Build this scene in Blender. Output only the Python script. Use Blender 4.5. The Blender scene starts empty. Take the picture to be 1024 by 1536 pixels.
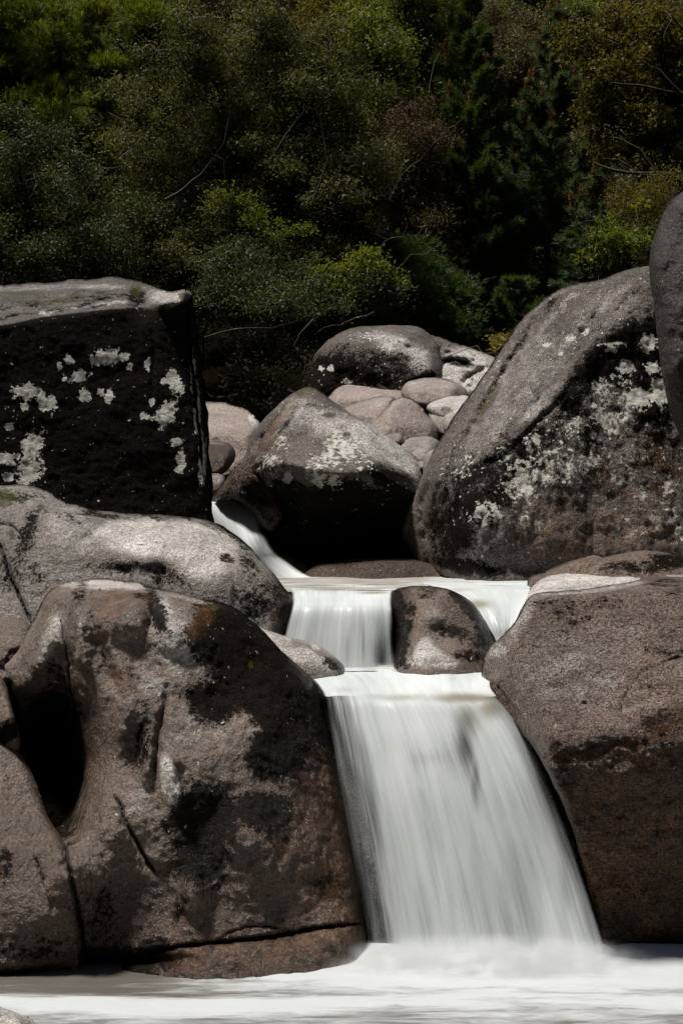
import bpy, math, random
import numpy as np
from mathutils import Vector

# ------------------------------------------------------------------ camera, sky, sun, exposure
SC = bpy.context.scene
COL = SC.collection
CAMZ, F = 2.4, 2133.0            # eye height over the lower pool, focal length in photo pixels
cam = bpy.data.cameras.new('camera'); co = bpy.data.objects.new('camera', cam); COL.objects.link(co)
co.location = (0, 0, CAMZ); co.rotation_euler = (math.radians(90), 0, 0)
cam.sensor_fit = 'VERTICAL'; cam.sensor_height = 36; cam.lens = 36 * F / 1536
cam.clip_start = 0.1; cam.clip_end = 1000
SC.camera = co
SUN_DIR = Vector((-0.31, -0.04, 0.95)).normalized()
SUN_EL = math.asin(SUN_DIR.z); SUN_AZ = math.atan2(SUN_DIR.x, SUN_DIR.y)
world = bpy.data.worlds.new('World'); SC.world = world; world.use_nodes = True
wn = world.node_tree; bg = wn.nodes['Background']
sky = wn.nodes.new('ShaderNodeTexSky'); sky.sky_type = 'NISHITA'; sky.sun_disc = False
sky.sun_elevation = SUN_EL; sky.sun_rotation = SUN_AZ
wn.links.new(sky.outputs[0], bg.inputs[0]); bg.inputs[1].default_value = 0.05
sun = bpy.data.lights.new('sun', 'SUN'); sun.energy = 4.4; sun.angle = math.radians(9); sun.color = (1, .95, .88)
so = bpy.data.objects.new('sun', sun); COL.objects.link(so)
so.rotation_euler = SUN_DIR.to_track_quat('Z', 'Y').to_euler()
SC.view_settings.view_transform = 'Standard'; SC.view_settings.look = 'None'
SC.view_settings.exposure = 0.2; SC.view_settings.gamma = 1
SC.cycles.max_bounces = 6; SC.cycles.diffuse_bounces = 3; SC.cycles.glossy_bounces = 2
SC.cycles.transparent_max_bounces = 12; SC.cycles.transmission_bounces = 3
SC.cycles.volume_bounces = 3; SC.cycles.use_denoising = True

# ------------------------------------------------------------------ helpers
rng = np.random.default_rng(7)
def at(px, py, Y):
    px, py, Y = np.broadcast_arrays(np.asarray(px, float), np.asarray(py, float), np.asarray(Y, float))
    return np.stack([(px - 512) / F * Y, Y, CAMZ - (py - 768) / F * Y], -1)

_perm = np.random.default_rng(3).permutation(256); _perm = np.concatenate([_perm, _perm, _perm])
_g = np.random.default_rng(4).normal(size=(256, 3)); _g /= np.linalg.norm(_g, axis=1)[:, None]
def perlin(p):
    p = np.asarray(p, float); i = np.floor(p).astype(int); f = p - i; i &= 255
    w = f * f * f * (f * (f * 6 - 15) + 10)
    out = 0
    for dx in (0, 1):
        for dy in (0, 1):
            for dz in (0, 1):
                hsh = _perm[_perm[_perm[i[..., 0] + dx] + i[..., 1] + dy] + i[..., 2] + dz] & 255
                d = (_g[hsh] * (f - np.array([dx, dy, dz]))).sum(-1)
                wt = (w[..., 0] if dx else 1 - w[..., 0]) * (w[..., 1] if dy else 1 - w[..., 1]) * (w[..., 2] if dz else 1 - w[..., 2])
                out = out + d * wt
    return out * 1.5
def fbm(p, freq, octv=3, seed=0.0, gain=.5, ridge=False):
    s, a = 0, 1
    for k in range(octv):
        n = perlin(p * freq * (2.03 ** k) + seed + 17.3 * k)
        if ridge: n = .5 - np.abs(n) * 1.4
        s = s + n * a; a *= gain
    return s
def sstep(a, b, x):
    t = np.clip((x - a) / (b - a), 0, 1); return t * t * (3 - 2 * t)

def catmull(P, step, closed=True):
    P = np.asarray(P, float); n = len(P); out = []
    rngk = range(n) if closed else range(n - 1)
    for i in rngk:
        if closed: a, b, c, d = P[i - 1], P[i], P[(i + 1) % n], P[(i + 2) % n]
        else: a, b, c, d = P[max(i - 1, 0)], P[i], P[i + 1], P[min(i + 2, n - 1)]
        L = np.linalg.norm((c - b)[:2]); m = max(1, int(L / step))
        # centripetal-ish tension: short tangents avoid overshoot
        lb = np.linalg.norm((b - a)[:2]) + 1e-6; lc = np.linalg.norm((d - c)[:2]) + 1e-6
        t1 = (c - a) * (L / (L + lb)); t2 = (d - b) * (L / (L + lc))
        for k in range(m):
            t = k / m; h00 = 2*t**3 - 3*t*t + 1; h10 = t**3 - 2*t*t + t; h01 = -2*t**3 + 3*t*t; h11 = t**3 - t*t
            out.append(h00 * b + h10 * t1 + h01 * c + h11 * t2)
    if not closed: out.append(P[-1])
    return np.array(out)

def mesh_obj(name, V, faces, mat=None, parent=None, attrs=None, uv=None, smooth=True, origin=None):
    """faces: list of index arrays, each (n,3) or (n,4). ONE mesh object."""
    me = bpy.data.meshes.new(name)
    V = np.asarray(V, float)
    o = np.zeros(3) if origin is None else np.asarray(origin, float)
    flat = np.concatenate([np.asarray(f).reshape(-1) for f in faces]); sizes = np.concatenate([np.full(len(f), np.asarray(f).shape[1]) for f in faces])
    starts = np.concatenate([[0], np.cumsum(sizes)[:-1]])
    me.vertices.add(len(V)); me.vertices.foreach_set('co', (V - o).astype(np.float32).ravel())
    me.loops.add(len(flat)); me.loops.foreach_set('vertex_index', flat.astype(np.int32))
    me.polygons.add(len(sizes)); me.polygons.foreach_set('loop_start', starts.astype(np.int32)); 
    me.update(calc_edges=True)
    me.polygons.foreach_set('use_smooth', np.full(len(sizes), smooth))
    for k, a in (attrs or {}).items():
        at_ = me.attributes.new(k, 'FLOAT', 'POINT'); at_.data.foreach_set('value', np.asarray(a, np.float32))
    if uv is not None:
        l = me.uv_layers.new(name='flow'); l.data.foreach_set('uv', np.asarray(uv, np.float32)[flat].ravel())
    me.validate(); me.update()
    if mat: me.materials.append(mat)
    ob = bpy.data.objects.new(name, me); COL.objects.link(ob); ob.location = o
    if parent is not None:
        ob.parent = parent; ob.location = Vector(o) - parent.location
    return ob
def tag(o, label=None, cat=None, group=None, kind=None):
    if label: o['label'] = label
    if cat: o['category'] = cat
    if group: o['group'] = group
    if kind: o['kind'] = kind
    return o
def empty(name, loc, label=None, cat=None, group=None, kind=None):
    o = bpy.data.objects.new(name, None); COL.objects.link(o); o.location = [float(c) for c in loc]; o.empty_display_size = .2
    return tag(o, label, cat, group, kind)

class N:
    """tiny node-tree writer"""
    def __init__(s, name):
        s.m = bpy.data.materials.new(name); s.m.use_nodes = True; s.t = s.m.node_tree; s.t.nodes.clear()
        s.out = s.t.nodes.new('ShaderNodeOutputMaterial')
    def n(s, typ, **kw):
        nd = s.t.nodes.new(typ)
        for k, v in kw.items(): setattr(nd, k, v)
        return nd
    def put(s, sock, v):
        if isinstance(v, bpy.types.NodeSocket): s.t.links.new(v, sock)
        elif isinstance(v, tuple) and len(v) == 3 and sock.type == 'RGBA': sock.default_value = (*v, 1)
        else: sock.default_value = v
    def math(s, op, a, b=0.0, clamp=False):
        nd = s.n('ShaderNodeMath', operation=op, use_clamp=clamp); s.put(nd.inputs[0], a); s.put(nd.inputs[1], b); return nd.outputs[0]
    def add(s, a, b): return s.math('ADD', a, b)
    def mul(s, a, b): return s.math('MULTIPLY', a, b)
    def attr(s, name): return s.n('ShaderNodeAttribute', attribute_name=name).outputs['Fac']
    def noise(s, vec, scale, detail=3, rough=.55, dist=0):
        nd = s.n('ShaderNodeTexNoise'); s.put(nd.inputs['Vector'], vec); nd.inputs['Scale'].default_value = scale
        nd.inputs['Detail'].default_value = detail; nd.inputs['Roughness'].default_value = rough; nd.inputs['Distortion'].default_value = dist
        return nd.outputs['Fac']
    def voro(s, vec, scale, feature='F1', out='Distance'):
        nd = s.n('ShaderNodeTexVoronoi', feature=feature); s.put(nd.inputs['Vector'], vec); nd.inputs['Scale'].default_value = scale
        return nd.outputs[out]
    def step(s, x, a, b, lo=0.0, hi=1.0):
        nd = s.n('ShaderNodeMapRange', interpolation_type='SMOOTHSTEP'); s.put(nd.inputs['Value'], x)
        for i, v in zip((1, 2, 3, 4), (a, b, lo, hi)): s.put(nd.inputs[i], v)
        return nd.outputs[0]
    def lin(s, x, a, b, lo=0.0, hi=1.0):
        nd = s.n('ShaderNodeMapRange'); s.put(nd.inputs['Value'], x)
        for i, v in zip((1, 2, 3, 4), (a, b, lo, hi)): s.put(nd.inputs[i], v)
        return nd.outputs[0]
    def mix(s, f, a, b, blend='MIX'):
        nd = s.n('ShaderNodeMix', data_type='RGBA', blend_type=blend); s.put(nd.inputs[0], f); s.put(nd.inputs[6], a); s.put(nd.inputs[7], b); return nd.outputs[2]
    def scalev(s, vec, sc):
        nd = s.n('ShaderNodeMapping'); s.put(nd.inputs['Vector'], vec); nd.inputs['Scale'].default_value = sc; return nd.outputs[0]
    def bump(s, h, dist, strength=1.0, normal=None):
        nd = s.n('ShaderNodeBump'); s.put(nd.inputs['Height'], h); nd.inputs['Distance'].default_value = dist; nd.inputs['Strength'].default_value = strength
        if normal is not None: s.put(nd.inputs['Normal'], normal)
        return nd.outputs[0]

# ------------------------------------------------------------------ materials
def rock_material(name, a, b, specks=.5, blackspots=.0, scatter=.0, bump=1.0, gloss=.0, spec=.42):
    """granite: a/b two tones, grain, black crust and painted shade, bleached stone and painted highlights, pale lichen, moss, rust, wet - masks come from named attributes plus noise"""
    m = N(name); p = m.n('ShaderNodeTexCoord').outputs['Object']
    warp = m.n('ShaderNodeTexNoise'); m.put(warp.inputs['Vector'], p); warp.inputs['Scale'].default_value = 6
    big = m.noise(p, 1.6, 5, .6); mid = m.noise(p, 7, 6, .62); fine = m.noise(p, 34, 5, .65); grain = m.noise(p, 105, 3, .7)
    cell = m.voro(p, 110, out='Color')
    cellv = m.n('ShaderNodeSeparateColor'); m.put(cellv.inputs[0], cell); cellv = cellv.outputs[0]
    base = m.mix(m.step(big, .32, .68), a, b)
    base = m.mix(m.step(mid, .35, .7, 0.0, .55), base, (a[0] * .55, a[1] * .5, a[2] * .46))
    def mask(att, lo=.42, hi=.58, wm=.7, wf=.55):
        x = m.add(m.attr(att), m.add(m.mul(m.add(mid, -.5), wm), m.mul(m.add(fine, -.5), wf)))
        return m.step(x, lo, hi)
    palem = mask('pale', .25, .8, .7, .6)  # bleached stone, plus sunlit tops and highlights put into the colour
    base = m.mix(m.mul(palem, .85), base, m.mix(m.step(fine, .35, .7), (.66, .62, .58), (.44, .41, .385)))
    g = m.math('MULTIPLY', m.lin(m.add(m.mul(grain, .6), m.mul(cellv, .4)), .28, .72, 1 - specks, 1 + specks), m.lin(m.noise(p, 3.3, 4, .7), .3, .7, .55, 1.35))
    gc = m.n('ShaderNodeCombineColor'); [m.put(gc.inputs[i], g) for i in range(3)]
    base = m.mix(1.0, base, gc.outputs[0], 'MULTIPLY')
    fl = m.step(m.add(m.mul(m.noise(p, 62, 3, .7), .7), m.mul(cellv, .3)), .56, .66)      # pale feldspar flecks
    base = m.mix(m.mul(fl, .26), base, m.mix(.55, base, (.55, .49, .44)))
    # small black crust flecks everywhere (more where blackspots is larger)
    sp = m.step(m.add(m.mul(fine, .6), m.mul(mid, .4)), .66 - .16 * blackspots, .70 - .16 * blackspots)
    base = m.mix(m.mul(sp, .85), base, (.014, .012, .011))
    stain_shade_m = m.step(m.add(m.attr('stain'), m.add(m.mul(m.add(mid, -.5), 1.2), m.add(m.mul(m.add(fine, -.5), 1.3), m.mul(m.add(grain, -.5), .9)))), .36, .68)  # black crust, plus shade of hollows and undercuts painted dark
    base = m.mix(m.mul(stain_shade_m, .95), base, m.mix(fine, (.003, .0027, .0027), (.012, .010, .009)))
    # pale lichen rosettes
    lv = m.n('ShaderNodeMix', data_type='VECTOR'); lv.inputs[0].default_value = .06; m.put(lv.inputs[4], p); m.put(lv.inputs[5], warp.outputs['Color'])
    lich = m.add(m.attr('lichen'), m.add(m.mul(m.add(m.noise(lv.outputs[1], 22, 6, .7), -.5), 3.2), m.mul(m.add(fine, -.5), .7)))
    lm = m.step(lich, .50, .56)
    if scatter > 0:
        v = m.voro(lv.outputs[1], 13); lm = m.math('MAXIMUM', lm, m.mul(m.step(v, .10, .16, 1, 0), m.step(m.noise(p, 2.2, 3), .62 - scatter * .2, .68 - scatter * .2)))
    base = m.mix(m.mul(lm, .92), base, m.mix(m.step(fine, .3, .7), (.48, .465, .41), (.74, .72, .65)))
    mossm = m.mul(mask('moss', .50, .75, 1.3, 1.3), .9)
    base = m.mix(mossm, base, m.mix(fine, (.020, .020, .006), (.075, .072, .018)))
    crm = m.step(m.add(m.attr('crack'), m.mul(m.add(fine, -.5), .5)), .40, .62)
    base = m.mix(crm, base, (.006, .005, .0045))  # dirt-dark cracks, standing in for shade the mesh is too coarse to give
    wet = m.attr('wet')
    base = m.mix(m.mul(wet, .9), base, m.mix(1.0, base, (.31, .225, .16), 'MULTIPLY'))
    rustm = m.mul(mask('rust', .35, 1.0, 1.1, .8), .75)
    base = m.mix(rustm, base, m.mix(1.0, m.mix(m.step(m.noise(p, 13, 5, .7), .3, .7), (.05, .026, .013), (.20, .105, .05)), gc.outputs[0], 'MULTIPLY'))
    bs = m.n('ShaderNodeBsdfPrincipled'); m.put(bs.inputs['Base Color'], base)
    rg = m.math('SUBTRACT', m.add(.60 - gloss, m.mul(m.add(grain, -.5), .25)), m.mul(wet, .27)); m.put(bs.inputs['Roughness'], rg)
    m.put(bs.inputs['Specular IOR Level'], m.math('MAXIMUM', m.mul(m.mul(wet, .5), m.lin(stain_shade_m, 0, 1, 1, .35)), m.mul(m.math('SUBTRACT', 1.0, stain_shade_m), spec)))
    hgt = m.add(m.add(m.mul(mid, .55), m.mul(fine, .55)), m.add(m.mul(grain, .26), m.add(m.mul(lm, .12), m.mul(crm, -.4))))
    m.put(bs.inputs['Normal'], m.bump(hgt, .034 * bump, 1.0))
    m.t.links.new(bs.outputs[0], m.out.inputs[0]); return m.m
# ------------------------------------------------------------------ boulders
ATTRS = ('stain', 'lichen', 'moss', 'rust', 'pale', 'wet', 'crack')
def seg_dist(px, py, A, B):
    """distance and parameter from points to segments A->B (chunked): returns d, index, t"""
    n = len(px); D = np.empty(n); I = np.empty(n, int); T = np.empty(n)
    AB = B - A; L2 = (AB ** 2).sum(1) + 1e-9
    for s in range(0, n, 20000):
        x = px[s:s + 20000, None] - A[None, :, 0]; y = py[s:s + 20000, None] - A[None, :, 1]
        t = np.clip((x * AB[:, 0] + y * AB[:, 1]) / L2, 0, 1)
        d = (x - t * AB[:, 0]) ** 2 + (y - t * AB[:, 1]) ** 2
        i = d.argmin(1); r = np.arange(len(i)); D[s:s + 20000] = np.sqrt(d[r, i]); I[s:s + 20000] = i; T[s:s + 20000] = t[r, i]
    return D, I, T
def inside_poly(px, py, P):
    A, B = P, np.roll(P, -1, 0); res = np.zeros(len(px), bool)
    for a, b in zip(A, B):
        if a[1] == b[1]: continue
        c = ((a[1] > py) != (b[1] > py)) & (px < (b[0] - a[0]) * (py - a[1]) / (b[1] - a[1]) + a[0])
        res ^= c
    return res
def tps(ctrl, px, py, reg=.02):
    c = np.asarray(ctrl, float); X = c[:, :2] / 100; n = len(X)
    def U(r2): return r2 * np.log(r2 + 1e-9) * .5
    K = U(((X[:, None] - X[None]) ** 2).sum(-1)) + reg * np.eye(n)
    Pm = np.c_[np.ones(n), X]; Mx = np.block([[K, Pm], [Pm.T, np.zeros((3, 3))]])
    w = np.linalg.solve(Mx, np.r_[c[:, 2], 0, 0, 0])
    q = np.c_[px, py] / 100; out = np.empty(len(px))
    for s in range(0, len(px), 30000):
        qq = q[s:s + 30000]; out[s:s + 30000] = U(((qq[:, None] - X[None]) ** 2).sum(-1)) @ w[:n] + w[n] + qq @ w[n + 1:]
    return out
def blobs(px, py, lst):
    v = np.zeros(len(px))
    for e in lst:
        if e[0] == 'line':
            P = np.asarray(e[1], float); st = e[3] if len(e) > 3 else 1.0; q = np.c_[px / 22, py / 22, np.full(len(px), P[0, 0])]
            w = e[2] * (1 + .9 * fbm(q, 1, 2)); d, _, _ = seg_dist(px, py + 5 * fbm(q + 9, 1, 3), P[:-1], P[1:]); v = np.maximum(v, st * np.clip(1.5 - d / np.maximum(w, .3), 0, 1.0))
        elif e[0] == 'below':      # everything lower than a row, soft over w
            v = np.maximum(v, (e[3] if len(e) > 3 else 1.0) * sstep(e[1] - e[2], e[1] + e[2], py))
        elif e[0] == 'poly':      # closed outline, soft edge in px
            P = np.asarray(e[1], float); d, _, _ = seg_dist(px, py, P, np.roll(P, -1, 0)); d = np.where(inside_poly(px, py, P), d, -d)
            v = np.maximum(v, (e[3] if len(e) > 3 else 1.0) * sstep(-e[2], e[2], d))
        elif e[0] == 'all': v = np.maximum(v, e[1])
        else:
            x, y, rx, ry = e[:4]; r = math.radians(e[4]) if len(e) > 4 else 0; st = e[5] if len(e) > 5 else 1.0
            dx, dy = px - x, py - y; u = (dx * math.cos(r) + dy * math.sin(r)) / rx; w = (-dx * math.sin(r) + dy * math.cos(r)) / ry
            v = np.maximum(v, st * np.clip(1.5 - np.sqrt(u * u + w * w), 0, 1.0))
    return v
def make_rock(name, label, outline, mat, ctrl=(), planes=None, k=.05, h=3.0, R=22, Rz=.22, B=.8, bumps=(), carves=(), paint=None,
              rough=(.035, .016, .007), jitter=1.3, cat='boulder', group=None, aniso=None, ridged=0.0):
    O = np.asarray([(o[0], o[1], o[2] if len(o) > 2 else R, o[3] if len(o) > 3 else Rz) for o in outline], float)
    P4 = catmull(O, 7.0); P = P4[:, :2]
    Pw = np.c_[P / 30, np.full(len(P), O[0, 0] * .37)]
    tang = np.roll(P, -1, 0) - np.roll(P, 1, 0); tang /= np.linalg.norm(tang, axis=1)[:, None] + 1e-9
    P = P + np.c_[tang[:, 1], -tang[:, 0]] * (jitter * 1.6 * (fbm(Pw, 1.0, 3)))[:, None]
    x0, y0 = P.min(0) - h; x1, y1 = P.max(0) + h
    gx = np.arange(x0, x1 + h, h); gy = np.arange(y0, y1 + h, h); nx, ny = len(gx), len(gy)
    GX, GY = np.meshgrid(gx, gy); px, py = GX.ravel(), GY.ravel()
    ins = inside_poly(px, py, P)
    d, I, T = np.zeros(len(px)), np.zeros(len(px), int), np.zeros(len(px))
    idx = np.nonzero(ins)[0]
    d[idx], I[idx], T[idx] = seg_dist(px[idx], py[idx], P, np.roll(P, -1, 0))
    ok = ins & (d > .45 * h)
    q = np.arange(nx * ny).reshape(ny, nx)
    c4 = np.stack([q[:-1, :-1], q[1:, :-1], q[1:, 1:], q[:-1, 1:]], -1).reshape(-1, 4); o4 = ok[c4]; cnt = o4.sum(1)
    quads = c4[cnt == 4]; t3 = c4[cnt == 3]; m3 = ok[t3]
    tris = t3[m3].reshape(-1, 3) if len(t3) else np.zeros((0, 3), int)
    used = np.zeros(nx * ny, bool); used[quads.ravel()] = True; used[tris.ravel()] = True
    # boundary verts: on an edge with a single face
    from collections import Counter
    e = np.concatenate([np.stack([f[:, i], f[:, (i + 1) % f.shape[1]]], 1) for f in (quads, tris) if len(f) for i in range(f.shape[1])])
    es = np.sort(e, 1); key = es[:, 0] * (nx * ny) + es[:, 1]; uq, ct = np.unique(key, return_counts=True)
    bk = uq[ct == 1]; bd = np.zeros(nx * ny, bool); bd[bk // (nx * ny)] = True; bd[bk % (nx * ny)] = True
    A, Bv = P, np.roll(P, -1, 0); bi = np.nonzero(bd)[0]
    foot = A[I[bi]] + (Bv[I[bi]] - A[I[bi]]) * T[bi][:, None]
    px[bi], py[bi] = foot[:, 0], foot[:, 1]; d[bi] = 0
    Rr = P4[I, 2]; Rzz = P4[I, 3]
    vid = np.full(nx * ny, -1); ui = np.nonzero(used)[0]; vid[ui] = np.arange(len(ui))
    px, py, d, Rr, Rzz, bd = px[ui], py[ui], d[ui], Rr[ui], Rzz[ui], bd[ui]
    # front depth
    S = 0
    if planes:
        D = np.stack([p[2] + (px - p[0]) * p[3] / 100 + (py - p[1]) * p[4] / 100 for p in planes])
        S = k * np.log(np.exp((D - D.max(0)) / k).sum(0)) + D.max(0)
    if len(ctrl): S = S + tps(ctrl, px, py)
    for bmp in bumps:
        r = math.radians(bmp[5]) if len(bmp) > 5 else 0; dx, dy = px - bmp[0], py - bmp[1]
        u = (dx * math.cos(r) + dy * math.sin(r)) / bmp[2]; w = (-dx * math.sin(r) + dy * math.cos(r)) / bmp[3]
        S = S + bmp[4] * np.exp(-(u * u + w * w))
    crk = np.zeros(len(px))
    wob = fbm(np.c_[px / 14, py / 14, np.full(len(px), 3.1)], 1, 2)
    for cv in carves:       # (pts, width px, depth m[, dark])
        L = catmull(np.asarray(cv[0], float), 8, closed=False)
        dd, ii, tt = seg_dist(px + wob * 2.5, py + wob * 2.0, L[:-1], L[1:])
        prog = (ii + tt) / max(1, len(L) - 1); tap = np.clip(np.minimum(prog, 1 - prog) * 6 + .25, 0, 1)
        S = S + cv[2] * tap * np.exp(-(dd / cv[1]) ** 2)
        if len(cv) > 3 and cv[3]: crk = np.maximum(crk, cv[3] * tap * np.exp(-(dd / (cv[1] * .8)) ** 2))
    # roughness in space
    W = at(px, py, S); sd = O[0, 0] * .013
    Wa = W if aniso is None else W * np.asarray(aniso)
    S = S + rough[0] * fbm(Wa, 1.9, 2, sd) + rough[1] * fbm(Wa, 6.5, 2, sd + 5) + rough[2] * fbm(Wa, 21, 2, sd + 9)
    if ridged: S = S + ridged * fbm(Wa, 5.0, 3, sd + 2, ridge=True)
    t = np.clip(d / Rr, 0, 1); fr = S + Rzz * (1 - np.sqrt(1 - (1 - t) ** 2))
    dm = max(d.max(), 1); t2 = np.clip(d / (dm * .8), 0, 1)
    bk_ = S * 0 + fr + .02 + B * np.sqrt(1 - (1 - t2) ** 2)
    # far side is a smooth swelling of its own, not a copy of the face
    med = np.median(fr); bk_ = np.maximum(fr + .02, .35 * fr + .65 * (med + Rz) + B * np.sqrt(1 - (1 - t2) ** 2))
    n = len(px); back = np.full(n, -1); inner = np.nonzero(~bd)[0]; back[inner] = n + np.arange(len(inner)); back[bd] = np.nonzero(bd)[0]
    V = np.concatenate([at(px, py, fr), at(px[inner], py[inner], bk_[inner])])
    fq, ft = vid[quads], vid[tris] if len(tris) else np.zeros((0, 3), int)
    faces = [fq]
    bq = back[fq][:, ::-1]; faces.append(bq)
    if len(ft): faces += [ft, back[ft][:, ::-1]]
    at_ = {}
    for a in ATTRS:
        v = blobs(px, py, (paint or {}).get(a, []))
        if a == 'crack': v = np.maximum(v, crk)
        at_[a] = np.concatenate([v, v[inner]])
    org = np.array([V[:, 0].mean(), V[:, 1].mean(), V[:, 2].min()])
    ob = mesh_obj(name, V, faces, mat, attrs=at_, origin=org)
    return tag(ob, label, cat, group)
G1 = rock_material('granite_warm', (.215, .160, .122), (.098, .069, .050), .42, .5, gloss=.16, spec=.65)
G2 = rock_material('granite_pale', (.29, .258, .235), (.15, .13, .116), .5, .4, gloss=.08, spec=.5)
G3 = rock_material('granite_coarse', (.245, .178, .14), (.118, .080, .060), .85, .65, bump=2.0, gloss=.08, spec=.55)
G4 = rock_material('granite_lichened', (.16, .132, .118), (.066, .052, .045), .9, .4, scatter=.8, bump=1.2)
G5 = rock_material('granite_crusted', (.040, .031, .025), (.015, .012, .010), .7, .3, scatter=.25, bump=1.1)
G8 = rock_material('granite_block', (.125, .106, .094), (.06, .05, .042), .9, .45, scatter=.1, bump=1.3)
G6 = rock_material('granite_pink', (.40, .328, .29), (.24, .195, .17), .6, .15)
G7 = rock_material('granite_wet', (.075, .045, .028), (.045, .027, .018), .5, .2, gloss=.25)

# --- big dark block with a flat lit top
make_rock('boulder', 'huge square block with a near-black lichen-spotted face and flat grey top', 
  [(-170, 425), (-60, 426), (0, 427), (60, 424), (130, 418), (180, 416), (212, 424), (236, 432), (258, 437), (276, 434), (286, 438), (290, 452), (292, 475), (298, 505), (305, 560), (312, 620), (316, 680), (318, 740), (320, 800), (300, 860), (150, 900), (-170, 900)],
  G8, planes=[(150, 620, 11.3, .10, -.13), (130, 470, 11.5, -.36, -3.4), (276, 470, 11.62, 6.5, -.9)], k=.035, h=2.6, R=7, Rz=.10, B=1.6, jitter=2.6,
  bumps=[(215, 448, 22, 26, .35), (250, 452, 16, 14, -.25), (272, 448, 10, 18, -.18), (60, 455, 70, 6, .05, -4), (120, 446, 60, 5, -.06, -5), (40, 435, 80, 5, -.05, -2)],
  carves=[([(282, 440), (284, 500), (290, 560), (298, 640), (305, 720)], 4, .06, .9), ([(228, 462), (231, 520), (228, 600)], 4, .02), ([(0, 452), (60, 446), (130, 441), (190, 436)], 3.5, .05), ([(0, 470), (80, 458), (150, 452)], 3, .04)],
  rough=(.03, .012, .007), paint=dict(
    lichen=[(40, 588, 22, 12), (70, 606, 17, 14, 20), (50, 672, 17, 26, 12), (44, 705, 20, 26), (10, 688, 22, 10), (12, 715, 10, 7), (160, 534, 20, 13), (186, 536, 9, 7), (145, 544, 8, 7), (120, 565, 15, 10, -15), (104, 540, 8, 7), (90, 549, 5, 6), (126, 595, 9, 10), (164, 596, 7, 9), (152, 588, 6, 6), (98, 567, 5, 5), (222, 546, 5, 10), (262, 572, 11, 20, -25), (250, 620, 14, 22, 30), (247, 573, 6, 6), (216, 625, 7, 6), (228, 602, 4, 8), (263, 663, 13, 6), (272, 690, 8, 16), (268, 706, 6, 6), (296, 620, 5, 40, 0, .8), (303, 690, 6, 40, 0, .8), (290, 560, 4, 30, 0, .7), (195, 550, 5, 5), (14, 640, 8, 6), (37, 610, 6, 8)],
    pale=[(246, 444, 30, 14, 0, .62), (270, 446, 16, 12, 0, .7), (60, 432, 120, 5, -3, .45), (150, 430, 50, 6, 0, .5), (-80, 470, 140, 10, -5, .5), ('line', [(60, 470), (130, 458), (190, 450)], 3, .6)],  # bright right corner of the top is a painted highlight
    stain=[('poly', [(-300, 512), (-60, 497), (0, 490), (60, 478), (130, 468), (190, 463), (225, 464), (262, 462), (276, 452), (292, 445), (340, 480), (340, 950), (-300, 950)], 7, 1.6), (205, 446, 16, 16, 0, .8), ('line', [(0, 462), (70, 454), (150, 446), (190, 440)], 2.5, .6), ('line', [(0, 478), (80, 464), (160, 456)], 3, .6), (100, 450, 120, 16, -5, .42)], moss=[(205, 436, 10, 14, 20, .75), (240, 462, 28, 4, -5), (30, 440, 34, 3), (90, 452, 50, 3, -4), (276, 446, 10, 9), (205, 420, 8, 4, 0, .8)]))

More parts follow.
